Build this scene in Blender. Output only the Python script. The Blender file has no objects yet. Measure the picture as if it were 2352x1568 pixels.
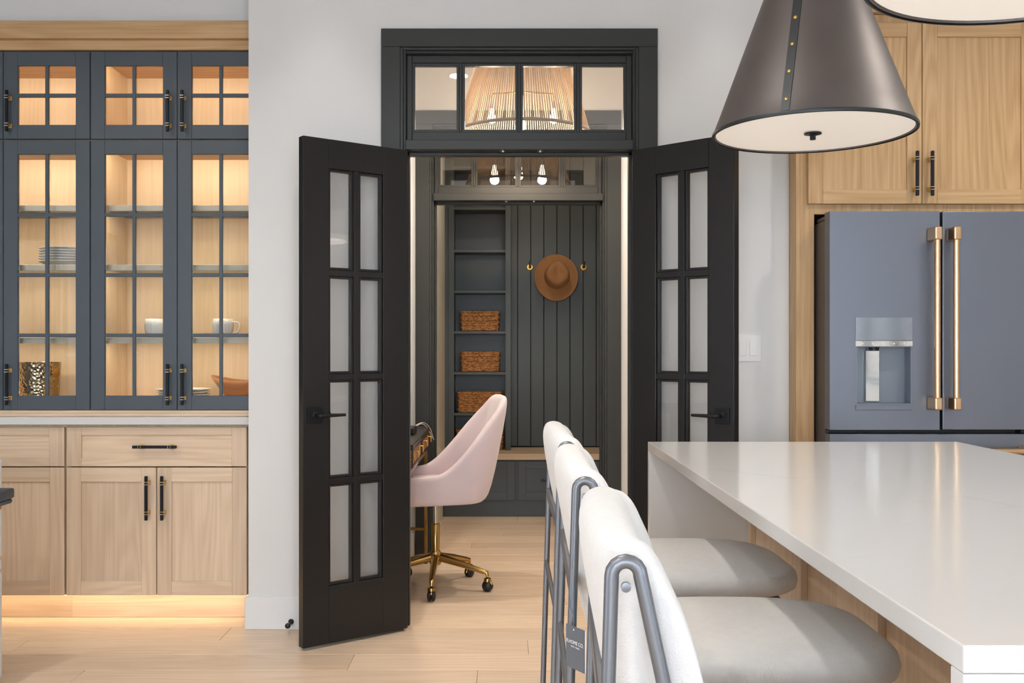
import bpy, bmesh, math, random
from mathutils import Matrix, Vector
random.seed(7)
SC = bpy.context.scene
COL = SC.collection
PI = math.pi

# ------------------------------------------------------------------ camera
cam_d = bpy.data.cameras.new('camera')
cam_d.sensor_width = 36.0
cam_d.lens = 2250.0 / 2352.0 * 36.0
cam_d.shift_x = 19.0 / 2352.0
cam_d.shift_y = 16.0 / 2352.0
cam_d.clip_start = 0.05
cam = bpy.data.objects.new('camera', cam_d)
cam.location = (0, 0, 1.23)
cam.rotation_euler = (PI / 2, 0, 0)
COL.objects.link(cam)
SC.camera = cam
# ------------------------------------------------------------------ world, exposure
world = bpy.data.worlds.new('sky')
SC.world = world
world.use_nodes = True
wn = world.node_tree
sky = wn.nodes.new('ShaderNodeTexSky')
sky.sky_type = 'NISHITA'
sky.sun_disc = False
sky.sun_elevation = math.radians(42)
sky.sun_rotation = math.radians(200)
wn.links.new(sky.outputs[0], wn.nodes['Background'].inputs[0])
wn.nodes['Background'].inputs[1].default_value = 0.25
SC.view_settings.view_transform = 'Standard'
SC.view_settings.look = 'None'
SC.view_settings.gamma = 1.0
SC.view_settings.exposure = 0.08
SC.view_settings.use_curve_mapping = False
SC.cycles.use_adaptive_sampling = True
SC.cycles.adaptive_threshold = 0.15
SC.cycles.adaptive_min_samples = 16
SC.cycles.use_light_tree = False
SC.cycles.max_bounces = 6
SC.cycles.diffuse_bounces = 3
SC.cycles.glossy_bounces = 3
SC.cycles.transparent_max_bounces = 16
SC.cycles.caustics_reflective = False
SC.cycles.caustics_refractive = False
SC.cycles.sample_clamp_indirect = 4.0

def area(name, loc, rot, sx, sy, power, col, spread=None):
    l = bpy.data.lights.new(name, 'AREA')
    l.shape = 'RECTANGLE'; l.size = sx; l.size_y = sy
    l.energy = power; l.color = col
    if spread: l.spread = spread
    o = bpy.data.objects.new(name, l)
    o.location = loc; o.rotation_euler = rot
    COL.objects.link(o)
    return o
DAY = (0.83, 0.935, 1.09)
# daylight entering through the three window openings behind and beside the camera, the side one added
area('daylight_back_window', (-1.2, -4.32, 1.55), (PI/2, 0, 0), 3.0, 2.4, 178, DAY)
area('daylight_back_window_b', (2.0, -4.32, 1.55), (PI/2, 0, 0), 2.0, 2.4, 114, DAY)
area('daylight_patio_door', (-3.92, 0.2, 1.3), (PI/2, 0, -PI/2), 2.4, 2.4, 62, DAY)
area('added_side_window_light', (3.52, -1.3, 1.65), (PI/2, 0, PI/2), 2.2, 1.5, 80, DAY)  # lamp of the added side window, brightens from the right

# ------------------------------------------------------------------ helpers
W = {}
FRAME = [Matrix.Identity(4)]
def setframe(m=None): FRAME[0] = m if m is not None else Matrix.Identity(4)
def props(o, label=None, cat=None, group=None, kind=None):
    if label: o['label'] = label
    if cat: o['category'] = cat
    if group: o['group'] = group
    if kind: o['kind'] = kind
    return o
def link(o, parent, mw):
    COL.objects.link(o)
    o.matrix_basis = mw
    W[o.name] = mw.copy()
    if parent is not None:
        o.parent = parent
        o.matrix_parent_inverse = W[parent.name].inverted()
    return o
def thing(name, loc, label, cat, group=None, kind=None):
    o = bpy.data.objects.new(name, None)
    o.empty_display_size = 0.05
    link(o, None, FRAME[0] @ Matrix.Translation(loc))
    return props(o, label, cat, group, kind)
def mobj(name, me, parent, loc=(0, 0, 0), mat=None, smooth=False, rot=None):
    o = bpy.data.objects.new(name, me)
    if mat and not me.materials: me.materials.append(mat)
    if smooth:
        for p in me.polygons: p.use_smooth = True
    m = FRAME[0] @ Matrix.Translation(loc)
    if rot is not None: m = m @ rot
    return link(o, parent, m)
_cache = {}
def boxmesh(sx, sy, sz, bev=0.0, seg=1):
    k = (round(sx, 4), round(sy, 4), round(sz, 4), bev, seg)
    bm = bmesh.new()
    bmesh.ops.create_cube(bm, size=1.0)
    bmesh.ops.scale(bm, vec=(sx, sy, sz), verts=bm.verts)
    if bev > 0:
        b = min(bev, 0.45 * min(sx, sy, sz))
        bmesh.ops.bevel(bm, geom=list(bm.edges), offset=b, segments=seg, affect='EDGES', profile=0.5)
    me = bpy.data.meshes.new('box')
    bm.to_mesh(me); bm.free()
    return me
def box(name, parent, x0, x1, y0, y1, z0, z1, mat, bev=0.0015, seg=1, share=False):
    sx, sy, sz = abs(x1 - x0), abs(y1 - y0), abs(z1 - z0)
    k = (round(sx, 4), round(sy, 4), round(sz, 4), bev, seg, mat.name)
    if share and k in _cache: me = _cache[k]
    else:
        me = boxmesh(sx, sy, sz, bev, seg)
        me.materials.append(mat)
        _cache[k] = me
    return mobj(name, me, parent, ((x0 + x1) / 2, (y0 + y1) / 2, (z0 + z1) / 2))
def boxes(name, parent, lst, mat, bev=0.0):
    """several boxes that belong to one rigid body, in one mesh; origin at their common centre"""
    xs = [v for b in lst for v in b[0:2]]; ys = [v for b in lst for v in b[2:4]]; zs = [v for b in lst for v in b[4:6]]
    c = Vector(((min(xs) + max(xs)) / 2, (min(ys) + max(ys)) / 2, (min(zs) + max(zs)) / 2))
    bm = bmesh.new()
    for (x0, x1, y0, y1, z0, z1) in lst:
        r = bmesh.ops.create_cube(bm, size=1.0)
        vs = r['verts']
        bmesh.ops.scale(bm, vec=(x1 - x0, y1 - y0, z1 - z0), verts=vs)
        bmesh.ops.translate(bm, vec=Vector(((x0 + x1) / 2, (y0 + y1) / 2, (z0 + z1) / 2)) - c, verts=vs)
        if bev > 0:
            es = list({e for v in vs for e in v.link_edges})
            bmesh.ops.bevel(bm, geom=es, offset=bev, segments=1, affect='EDGES')
    me = bpy.data.meshes.new(name)
    bm.to_mesh(me); bm.free()
    me.materials.append(mat)
    return mobj(name, me, parent, c)
def ring(name, parent, x0, x1, z0, z1, w, y0, y1, mat, bev=0.0, wz=None):
    wz = wz or w
    return boxes(name, parent, [(x0, x0 + w, y0, y1, z0, z1), (x1 - w, x1, y0, y1, z0, z1),
                                (x0 + w, x1 - w, y0, y1, z0, z0 + wz), (x0 + w, x1 - w, y0, y1, z1 - wz, z1)], mat, bev)
def pydata(name, parent, vs, fs, mat, loc=(0, 0, 0), smooth=True, rot=None, sub=0):
    me = bpy.data.meshes.new(name)
    me.from_pydata([tuple(v) for v in vs], [], fs)
    me.materials.append(mat)
    bm = bmesh.new(); bm.from_mesh(me)
    bmesh.ops.recalc_face_normals(bm, faces=bm.faces)
    bm.to_mesh(me); bm.free()
    o = mobj(name, me, parent, loc, None, smooth, rot)
    if sub:
        m = o.modifiers.new('sub', 'SUBSURF'); m.levels = sub; m.render_levels = sub
    return o
def lathe_data(prof, n=32, cap=True):
    vs, fs = [], []
    for (r, z) in prof:
        for i in range(n):
            a = 2 * PI * i / n
            vs.append((r * math.cos(a), r * math.sin(a), z))
    for j in range(len(prof) - 1):
        for i in range(n):
            k = (i + 1) % n
            fs.append((j * n + i, j * n + k, (j + 1) * n + k, (j + 1) * n + i))
    if cap:
        fs.append(tuple(range(n)))
        fs.append(tuple(range((len(prof) - 1) * n, len(prof) * n)))
    return vs, fs
def lathe(name, parent, prof, loc, mat, n=32, rot=None, smooth=True, cap=True):
    vs, fs = lathe_data(prof, n, cap)
    o = pydata(name, parent, vs, fs, mat, loc, smooth, rot)
    autosmooth(o)
    return o
def autosmooth(o, ang=40):
    me = o.data
    bm = bmesh.new(); bm.from_mesh(me)
    for e in bm.edges:
        if len(e.link_faces) == 2 and e.calc_face_angle(0) > math.radians(ang): e.smooth = False
    bm.to_mesh(me); bm.free()
def tube_data(pts, r, n=10, closed=False):
    pts = [Vector(p) for p in pts]
    vs, fs = [], []
    m = len(pts)
    t0 = (pts[1] - pts[0]).normalized()
    up = Vector((0, 0, 1)) if abs(t0.z) < 0.9 else Vector((1, 0, 0))
    nrm = (up - t0 * up.dot(t0)).normalized()
    for i, p in enumerate(pts):
        if closed: t = (pts[(i + 1) % m] - pts[i - 1]).normalized()
        elif i == 0: t = t0
        elif i == m - 1: t = (pts[i] - pts[i - 1]).normalized()
        else: t = ((pts[i + 1] - p).normalized() + (p - pts[i - 1]).normalized()).normalized()
        nrm = (nrm - t * nrm.dot(t)).normalized()
        bn = t.cross(nrm)
        rr = r[i] if isinstance(r, (list, tuple)) else r
        for k in range(n):
            a = 2 * PI * k / n
            vs.append(p + nrm * (rr * math.cos(a)) + bn * (rr * math.sin(a)))
    segs = m if closed else m - 1
    for j in range(segs):
        j2 = (j + 1) % m
        for k in range(n):
            k2 = (k + 1) % n
            fs.append((j * n + k, j * n + k2, j2 * n + k2, j2 * n + k))
    if not closed:
        fs.append(tuple(range(n - 1, -1, -1)))
        fs.append(tuple(range((m - 1) * n, m * n)))
    return vs, fs
def tube(name, parent, pts, r, mat, n=10, closed=False, loc=None):
    c = Vector(loc) if loc is not None else sum((Vector(p) for p in pts), Vector()) / len(pts)
    vs, fs = tube_data([Vector(p) - c for p in pts], r, n, closed)
    o = pydata(name, parent, vs, fs, mat, c, True)
    autosmooth(o, 50)
    return o
def bend(pts, rad, n=6):
    """round the inner corners of a polyline"""
    pts = [Vector(p) for p in pts]
    out = [pts[0]]
    for i in range(1, len(pts) - 1):
        a, b, c = pts[i - 1], pts[i], pts[i + 1]
        u, v = (a - b), (c - b)
        d = min(rad, u.length * .45, v.length * .45)
        p, q = b + u.normalized() * d, b + v.normalized() * d
        for k in range(n + 1):
            t = k / n
            out.append(p * (1 - t) ** 2 + b * 2 * t * (1 - t) + q * t * t)
    out.append(pts[-1])
    return out
def sgnpow(v, p): return math.copysign(abs(v) ** p, v)
def pillow_data(hx, hy, hz, px=4.0, pz=2.6, n=40, m=14, dome=0.0):
    """superellipsoid cushion"""
    vs, fs = [], []
    for j in range(m + 1):
        v = -PI / 2 + PI * j / m
        cz, sz = abs(math.cos(v)) ** (2 / pz), sgnpow(math.sin(v), 2 / pz)
        for i in range(n):
            u = 2 * PI * i / n
            x = hx * cz * sgnpow(math.cos(u), 2 / px)
            y = hy * cz * sgnpow(math.sin(u), 2 / px)
            z = hz * sz
            if z > 0 and dome: z += dome * max(0, 1 - (x / hx) ** 2) * max(0, 1 - (y / hy) ** 2)
            vs.append((x, y, z))
    for j in range(m):
        for i in range(n):
            k = (i + 1) % n
            fs.append((j * n + i, j * n + k, (j + 1) * n + k, (j + 1) * n + i))
    return vs, fs
def copy_tree(o, mw, parent=None, **kw):
    c = o.copy(); COL.objects.link(c)
    if parent is None:
        c.matrix_basis = mw
        W[c.name] = mw.copy()
    else:
        c.parent = parent
        c.matrix_parent_inverse = o.matrix_parent_inverse.copy()
        c.matrix_basis = o.matrix_basis.copy()
    for ch in list(o.children): copy_tree(ch, None, c)
    props(c, **kw)
    return c
def T(x, y, z): return Matrix.Translation((x, y, z))
def RX(a): return Matrix.Rotation(a, 4, 'X')
def RY(a): return Matrix.Rotation(a, 4, 'Y')
def RZ(a): return Matrix.Rotation(a, 4, 'Z')

# ------------------------------------------------------------------ materials
def srgb(r, g, b):
    f = lambda c: (c / 255 / 12.92) if c / 255 <= .04045 else ((c / 255 + .055) / 1.055) ** 2.4
    return (f(r), f(g), f(b), 1)
def mat(name, col, rough=0.5, metal=0.0, bump=0.0, bscale=200.0, var=0.0, vscale=3.0, emit=None, estr=0.0, sheen=0.0, spec=None, coat=0.0):
    m = bpy.data.materials.new(name); m.use_nodes = True
    nt = m.node_tree; b = nt.nodes['Principled BSDF']
    b.inputs['Base Color'].default_value = col
    b.inputs['Roughness'].default_value = rough
    b.inputs['Metallic'].default_value = metal
    if spec is not None: b.inputs['Specular IOR Level'].default_value = spec
    if sheen: b.inputs['Sheen Weight'].default_value = sheen
    if coat: b.inputs['Coat Weight'].default_value = coat
    tc = nt.nodes.new('ShaderNodeTexCoord')
    if bump:
        n = nt.nodes.new('ShaderNodeTexNoise'); n.inputs['Scale'].default_value = bscale; n.inputs['Detail'].default_value = 3
        nt.links.new(tc.outputs['Object'], n.inputs['Vector'])
        bp = nt.nodes.new('ShaderNodeBump'); bp.inputs['Strength'].default_value = bump; bp.inputs['Distance'].default_value = 0.002
        nt.links.new(n.outputs['Fac'], bp.inputs['Height']); nt.links.new(bp.outputs[0], b.inputs['Normal'])
    if emit:
        b.inputs['Emission Color'].default_value = emit; b.inputs['Emission Strength'].default_value = estr
    if not var: return m
    n2 = nt.nodes.new('ShaderNodeTexNoise'); n2.inputs['Scale'].default_value = vscale; n2.inputs['Detail'].default_value = 2
    nt.links.new(tc.outputs['Object'], n2.inputs['Vector'])
    mx = nt.nodes.new('ShaderNodeMixRGB'); mx.blend_type = 'MULTIPLY'; mx.inputs[0].default_value = 1
    cr = nt.nodes.new('ShaderNodeMapRange'); cr.inputs[1].default_value = .3; cr.inputs[2].default_value = .7
    cr.inputs[3].default_value = 1 - var; cr.inputs[4].default_value = 1
    nt.links.new(n2.outputs['Fac'], cr.inputs[0]); nt.links.new(cr.outputs[0], mx.inputs[2])
    mx.inputs[1].default_value = col
    nt.links.new(mx.outputs[0], b.inputs['Base Color'])
    if emit:
        b.inputs['Emission Color'].default_value = emit; b.inputs['Emission Strength'].default_value = estr
    return m
def wood(name, c1, c2, axis='Z', rough=0.45, contrast=0.6, objvar=0.10, figure=1.0, fine=1.0, coat=0.0):
    m = bpy.data.materials.new(name); m.use_nodes = True
    nt = m.node_tree; b = nt.nodes['Principled BSDF']; N = nt.nodes; L = nt.links
    tc = N.new('ShaderNodeTexCoord'); oi = N.new('ShaderNodeObjectInfo')
    off = N.new('ShaderNodeMath'); off.operation = 'MULTIPLY'; off.inputs[1].default_value = 37.0
    L.new(oi.outputs['Random'], off.inputs[0])
    add = N.new('ShaderNodeVectorMath'); add.operation = 'ADD'
    L.new(tc.outputs['Object'], add.inputs[0]); L.new(off.outputs[0], add.inputs[1])
    def stretched(s_across, s_along, detail, rough_=.55):
        mp = N.new('ShaderNodeMapping')
        s = [s_across] * 3; s['XYZ'.index(axis)] = s_along
        mp.inputs['Scale'].default_value = s
        L.new(add.outputs[0], mp.inputs['Vector'])
        n = N.new('ShaderNodeTexNoise'); n.inputs['Scale'].default_value = 1.0
        n.inputs['Detail'].default_value = detail; n.inputs['Roughness'].default_value = rough_
        L.new(mp.outputs[0], n.inputs['Vector'])
        return n
    n1 = stretched(5.0, 0.55, 1.5)
    mul = N.new('ShaderNodeMath'); mul.operation = 'MULTIPLY'; mul.inputs[1].default_value = 95.0
    L.new(n1.outputs['Fac'], mul.inputs[0])
    sn = N.new('ShaderNodeMath'); sn.operation = 'SINE'; L.new(mul.outputs[0], sn.inputs[0])
    fg = N.new('ShaderNodeMapRange'); fg.inputs[1].default_value = -1; fg.inputs[2].default_value = 1
    fg.inputs[3].default_value = 0; fg.inputs[4].default_value = 0.45 * figure
    L.new(sn.outputs[0], fg.inputs[0])
    n2 = stretched(110.0 , 2.2, 3, .7)
    fn = N.new('ShaderNodeMapRange'); fn.inputs[1].default_value = .35; fn.inputs[2].default_value = .7
    fn.inputs[3].default_value = 0; fn.inputs[4].default_value = 0.55 * fine
    L.new(n2.outputs['Fac'], fn.inputs[0])
    n3 = stretched(3.0, 0.4, 2)
    sm = N.new('ShaderNodeMath'); sm.operation = 'ADD'; L.new(fg.outputs[0], sm.inputs[0]); L.new(fn.outputs[0], sm.inputs[1])
    s2 = N.new('ShaderNodeMath'); s2.operation = 'MULTIPLY_ADD'; s2.inputs[1].default_value = .5; L.new(n3.outputs['Fac'], s2.inputs[0]); L.new(sm.outputs[0], s2.inputs[2])
    s3 = N.new('ShaderNodeMath'); s3.operation = 'MULTIPLY'; s3.use_clamp = True; s3.inputs[1].default_value = contrast; L.new(s2.outputs[0], s3.inputs[0])
    mx = N.new('ShaderNodeMixRGB'); mx.inputs[1].default_value = c1; mx.inputs[2].default_value = c2
    L.new(s3.outputs[0], mx.inputs[0])
    hv = N.new('ShaderNodeHueSaturation')
    vr = N.new('ShaderNodeMapRange'); vr.inputs[3].default_value = 1 - objvar; vr.inputs[4].default_value = 1 + objvar * .6
    L.new(oi.outputs['Random'], vr.inputs[0]); L.new(vr.outputs[0], hv.inputs['Value']); L.new(mx.outputs[0], hv.inputs['Color'])
    L.new(hv.outputs[0], b.inputs['Base Color'])
    b.inputs['Roughness'].default_value = rough
    if coat: b.inputs['Coat Weight'].default_value = coat
    return m
def glass(name, tint=(1, 1, 1, 1), ior=1.5, rough=0.0):
    m = bpy.data.materials.new(name); m.use_nodes = True
    nt = m.node_tree; N = nt.nodes; L = nt.links
    N.remove(N['Principled BSDF'])
    tr = N.new('ShaderNodeBsdfTransparent'); tr.inputs[0].default_value = tint
    gl = N.new('ShaderNodeBsdfGlossy'); gl.inputs['Roughness'].default_value = rough
    fr = N.new('ShaderNodeFresnel'); fr.inputs[0].default_value = ior
    mx = N.new('ShaderNodeMixShader')
    L.new(fr.outputs[0], mx.inputs[0]); L.new(tr.outputs[0], mx.inputs[1]); L.new(gl.outputs[0], mx.inputs[2])
    L.new(mx.outputs[0], N['Material Output'].inputs[0])
    return m
def emissive(name, col, s):
    m = bpy.data.materials.new(name); m.use_nodes = True
    b = m.node_tree.nodes['Principled BSDF']
    b.inputs['Base Color'].default_value = (.8, .8, .8, 1)
    b.inputs['Emission Color'].default_value = col; b.inputs['Emission Strength'].default_value = s
    m.cycles.emission_sampling = 'NONE'
    return m

M = {}
M['wall'] = mat('wall_paint', srgb(224, 223, 221), .6, var=.015)
M['ceil'] = mat('ceiling_paint', srgb(238, 238, 236), .7, var=.01)
M['cream'] = mat('mudroom_wall_paint', srgb(226, 220, 208), .6, var=.02)
M['base'] = mat('baseboard_paint', srgb(230, 230, 229), .4, var=.01)
M['oak'] = wood('oak_upright', srgb(230, 207, 179), srgb(198, 170, 141), 'Z', .45, .6)
M['oakh'] = wood('oak_level', srgb(230, 207, 179), srgb(198, 170, 141), 'X', .45, .6)
M['oakw'] = wood('warm_oak_upright', srgb(222, 186, 138), srgb(184, 142, 94), 'Z', .45, .72, .05)
M['oakwh'] = wood('warm_oak_level', srgb(222, 186, 138), srgb(184, 142, 94), 'X', .45, .66, .05)
M['oaki'] = wood('oak_cabinet_inside', srgb(226, 200, 164), srgb(198, 166, 128), 'Z', .5, .5, .03, .6)
M['floor'] = wood('oak_floor', srgb(238, 214, 188), srgb(206, 174, 144), 'X', .36, .55, .09, .9, .9)
M['subfloor'] = wood('subfloor', srgb(150, 122, 96), srgb(120, 96, 74), 'X', .6)
M['navy'] = mat('charcoal_blue_lacquer', srgb(76, 85, 93), .42, bump=.10, bscale=90, var=.05)
M['trim'] = mat('charcoal_trim_paint', srgb(52, 54, 53), .4, var=.04, spec=.35)
M['door'] = mat('black_door_paint', srgb(30, 29, 30), .38, var=.05, spec=.38)
M['mud'] = mat('slate_green_paint', srgb(74, 80, 80), .4, var=.05)
M['mudd'] = mat('slate_green_paint_drawers', srgb(74, 82, 88), .4, var=.05)
M['groove'] = mat('groove_shadow_paint', srgb(40, 43, 43), .6)
M['glass'] = glass('clear_glass')
M['tglass'] = glass('insulated_transom_glass', (1, 1, 1, 1), 1.95)
M['glassshelf'] = glass('glass_shelf', (.93, .97, .95, 1), 1.5)
M['shelfedge'] = mat('frosted_shelf_edge', srgb(222, 214, 192), .35, var=.05)
M['black'] = mat('matte_black_metal', srgb(34, 36, 40), .38, metal=.6, var=.05)
M['brass'] = mat('brass', srgb(226, 182, 98), .32, metal=.75, var=.06)
M['silver'] = mat('polished_ring', srgb(226, 220, 205), .2, metal=1)
M['gold'] = mat('antique_gold', srgb(196, 160, 96), .2, metal=1, var=.08)
M['bronze'] = mat('brushed_bronze', srgb(214, 178, 140), .28, metal=1, bump=.04, bscale=400, var=.04)
M['slate'] = mat('slate_fridge_steel', srgb(118, 123, 134), .42, metal=.85, var=.03)
M['fridgeside'] = mat('fridge_side_grey', srgb(92, 84, 78), .5, var=.04)
M['fblack'] = mat('fridge_gasket_black', srgb(18, 19, 22), .5)
M['mirror'] = mat('polished_chrome', srgb(222, 222, 220), .06, metal=1)
M['glosspanel'] = mat('dispenser_gloss_panel', srgb(150, 155, 162), .08, metal=.8)
M['dgrey'] = mat('dispenser_cavity', srgb(120, 128, 138), .35, metal=.4)
M['quartz'] = None
M['boucle'] = mat('cream_boucle', srgb(222, 220, 217), .9, bump=.5, bscale=420, var=.04, vscale=60, sheen=.2)
M['stoolmetal'] = mat('gunmetal_tube', srgb(128, 131, 137), .4, metal=.75, var=.05)
M['pink'] = mat('blush_velvet', srgb(220, 202, 203), .85, var=.05, vscale=8, sheen=.6)
M['pewter'] = mat('pewter_shade', srgb(116, 110, 108), .5, metal=.8, var=.14, vscale=5)
M['strap'] = mat('dark_strap', srgb(72, 76, 78), .45, metal=.8, var=.08)
M['diff'] = emissive('lit_diffuser', (1.0, .86, .72, 1), .34)
M['whitein'] = mat('white_shade_lining', srgb(240, 236, 230), .6)
def rope():
    m = mat('jute_cord', srgb(222, 194, 156), .85, var=.22, vscale=30)
    nt = m.node_tree; N = nt.nodes; L = nt.links; b = N['Principled BSDF']
    tl = N.new('ShaderNodeBsdfTranslucent'); tl.inputs[0].default_value = srgb(232, 200, 158)
    mx = N.new('ShaderNodeMixShader'); mx.inputs[0].default_value = .28
    L.new(b.outputs[0], mx.inputs[1]); L.new(tl.outputs[0], mx.inputs[2]); L.new(mx.outputs[0], N['Material Output'].inputs[0])
    return m
M['rope'] = rope()
M['ropering'] = mat('wrapped_ring', srgb(150, 128, 106), .8, var=.15, vscale=40)
M['bulb'] = emissive('bulb_glow', (1, .80, .55, 1), 14)
M['lens'] = emissive('added_downlight_lens', (1, .9, .78, 1), 4)  # glowing lens of the added ceiling downlights
M['led'] = emissive('led_tape_glow', (1, .74, .42, 1), 1.6)
M['china'] = mat('white_china', srgb(240, 238, 232), .22, var=.02)
M['bowl'] = wood('bowl_wood', srgb(200, 140, 86), srgb(150, 96, 54), 'X', .4, .6)
M['wicker'] = None
M['felt'] = mat('tan_felt', srgb(172, 124, 80), .95, bump=.4, bscale=300, var=.12, vscale=14)
M['feltband'] = mat('felt_band', srgb(120, 82, 54), .9, var=.1)
M['switch'] = mat('white_plastic', srgb(232, 230, 226), .35)
M['plastic'] = mat('black_plastic', srgb(22, 22, 24), .4)
M['cable'] = mat('white_cable', srgb(220, 210, 196), .5)
M['deskwood'] = mat('black_stained_desk', srgb(46, 42, 42), .4, var=.15, vscale=12)
M['table'] = wood('dark_table_edge', srgb(78, 84, 92), srgb(46, 50, 58), 'Y', .45, .8)
M['tablelow'] = wood('warm_lit_table_underside', srgb(214, 160, 104), srgb(170, 118, 70), 'Y', .6, .6)  # warm light on the lower table edge, put into the wood colour
M['linen'] = mat('white_slipcover', srgb(232, 231, 232), .9, bump=.2, bscale=300, var=.03)
M['tag'] = mat('charcoal_card', srgb(98, 102, 108), .6)
M['tagwhite'] = mat('white_print', srgb(240, 240, 240), .6)
M['twine'] = mat('blue_twine', srgb(84, 110, 138), .8)
M['lawn'] = mat('lawn', srgb(116, 134, 74), .9, var=.4, vscale=2)
def quartz():
    m = mat('white_quartz', srgb(214, 213, 211), .14)
    nt = m.node_tree; N = nt.nodes; L = nt.links; b = N['Principled BSDF']
    tc = N.new('ShaderNodeTexCoord')
    n0 = N.new('ShaderNodeTexNoise'); n0.inputs['Scale'].default_value = 1.6; n0.inputs['Detail'].default_value = 6; n0.inputs['Distortion'].default_value = 1.2
    L.new(tc.outputs['Object'], n0.inputs['Vector'])
    a = N.new('ShaderNodeMath'); a.operation = 'SUBTRACT'; a.inputs[1].default_value = .5; L.new(n0.outputs['Fac'], a.inputs[0])
    ab = N.new('ShaderNodeMath'); ab.operation = 'ABSOLUTE'; L.new(a.outputs[0], ab.inputs[0])
    mr = N.new('ShaderNodeMapRange'); mr.inputs[1].default_value = 0; mr.inputs[2].default_value = .022; mr.inputs[3].default_value = 1; mr.inputs[4].default_value = 0
    L.new(ab.outputs[0], mr.inputs[0])
    n1 = N.new('ShaderNodeTexNoise'); n1.inputs['Scale'].default_value = 2.4; L.new(tc.outputs['Object'], n1.inputs['Vector'])
    mr2 = N.new('ShaderNodeMapRange'); mr2.inputs[1].default_value = .5; mr2.inputs[2].default_value = .7; mr2.inputs[4].default_value = .09; L.new(n1.outputs['Fac'], mr2.inputs[0])
    mu = N.new('ShaderNodeMath'); mu.operation = 'MULTIPLY'; L.new(mr.outputs[0], mu.inputs[0]); L.new(mr2.outputs[0], mu.inputs[1])
    mx = N.new('ShaderNodeMixRGB'); mx.inputs[1].default_value = srgb(214, 213, 211); mx.inputs[2].default_value = srgb(150, 148, 146)
    L.new(mu.outputs[0], mx.inputs[0]); L.new(mx.outputs[0], b.inputs['Base Color'])
    return m
M['quartz'] = quartz()
def wicker(name, c1, c2):
    m = mat(name, c1, .7)
    nt = m.node_tree; N = nt.nodes; L = nt.links; b = N['Principled BSDF']
    tc = N.new('ShaderNodeTexCoord')
    mp = N.new('ShaderNodeMapping'); mp.inputs['Scale'].default_value = (60, 60, 140); L.new(tc.outputs['Object'], mp.inputs['Vector'])
    n = N.new('ShaderNodeTexNoise'); n.inputs['Scale'].default_value = 1; n.inputs['Detail'].default_value = 3; L.new(mp.outputs[0], n.inputs['Vector'])
    mr = N.new('ShaderNodeMapRange'); mr.inputs[1].default_value = .35; mr.inputs[2].default_value = .65; L.new(n.outputs['Fac'], mr.inputs[0])
    mx = N.new('ShaderNodeMixRGB'); mx.inputs[1].default_value = c1; mx.inputs[2].default_value = c2
    L.new(mr.outputs[0], mx.inputs[0]); L.new(mx.outputs[0], b.inputs['Base Color'])
    return m
M['wicker'] = wicker('water_hyacinth_weave', srgb(206, 146, 84), srgb(124, 74, 36))
M['rattan'] = wicker('rattan_drawer_weave', srgb(190, 138, 84), srgb(92, 56, 30))
def hammered():
    m = mat('hammered_brass', srgb(206, 190, 150), .16, metal=1)
    nt = m.node_tree; N = nt.nodes; L = nt.links; b = N['Principled BSDF']
    tc = N.new('ShaderNodeTexCoord'); v = N.new('ShaderNodeTexVoronoi'); v.inputs['Scale'].default_value = 75
    L.new(tc.outputs['Object'], v.inputs['Vector'])
    bp = N.new('ShaderNodeBump'); bp.inputs['Strength'].default_value = .9; bp.inputs['Distance'].default_value = .004
    L.new(v.outputs['Distance'], bp.inputs['Height']); L.new(bp.outputs[0], b.inputs['Normal'])
    return m
M['hammer'] = hammered()

# ================================================================== STRUCTURE
CEIL = 3.05
XL, XR, YB = -3.8, 3.4, -4.2
fl = props(boxes('floor', None, [(XL, XR, YB, 4.31, -.12, -.0215), (-3.8, 1.16, 4.31, 5.9, -.12, -.0215), (-1.1, 1.6, 5.9, 7.9, -.12, -.0215), (1.16, 2.6, 4.31, 5.1, -.12, -.0215)], M['subfloor']),
           'pale oak plank floor running through kitchen, study and mudroom', kind='structure')
PW = 0.19
row = 0
y = -1.0
while y < 7.75:
    if y < 4.31: xa, xb = XL, XR
    elif y < 5.85: xa, xb = -3.0, 1.15
    else: xa, xb = -1.0, 1.5
    x = xa - random.choice([0, .4, .8, 1.1, 1.5])
    while x < xb:
        ln = random.choice([1.5, 1.8, 2.1, 2.3])
        a0, a1 = max(x, xa), min(x + ln, xb)
        if a1 - a0 > .02:
            box('plank', fl, a0 + .0006, a1 - .0006, y + .0006, y + PW - .0006, -.021, 0, M['floor'], .0012)
        x += ln
    y += PW
# rest of the kitchen floor behind the camera
boxes('floor_rear', fl, [(XL, XR, YB, -1.0, -.0214, 0)], M['floor'])
ce = props(boxes('ceiling', None, [(XL, XR, YB - .1, 7.9, CEIL, CEIL + .12)], M['ceil']), 'flat white ceiling over the kitchen', kind='structure')
OXL, OXR = -.453, .590          # door casing inner edges, front wall
BXL, BXR = -.436, .607          # same for the rear study wall
props(boxes('wall_front', None, [(-1.12, OXL, 4.30, 4.42, 0, CEIL), (OXR, 1.252, 4.30, 4.42, 0, CEIL), (OXL, OXR, 4.30, 4.42, 2.548, CEIL), (2.38, XR, 4.30, 4.42, 0, CEIL)], M['wall']),
      'off-white painted kitchen wall around the double doorway', kind='structure')
props(boxes('wall_left', None, [(XL - .12, XL, YB, -1.0, 0, CEIL), (XL - .12, XL, 1.4, 5.2, 0, CEIL), (XL - .12, XL, -1.0, 1.4, 2.5, CEIL)], M['wall']), 'off-white kitchen side wall beside the patio door', kind='structure')
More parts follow.
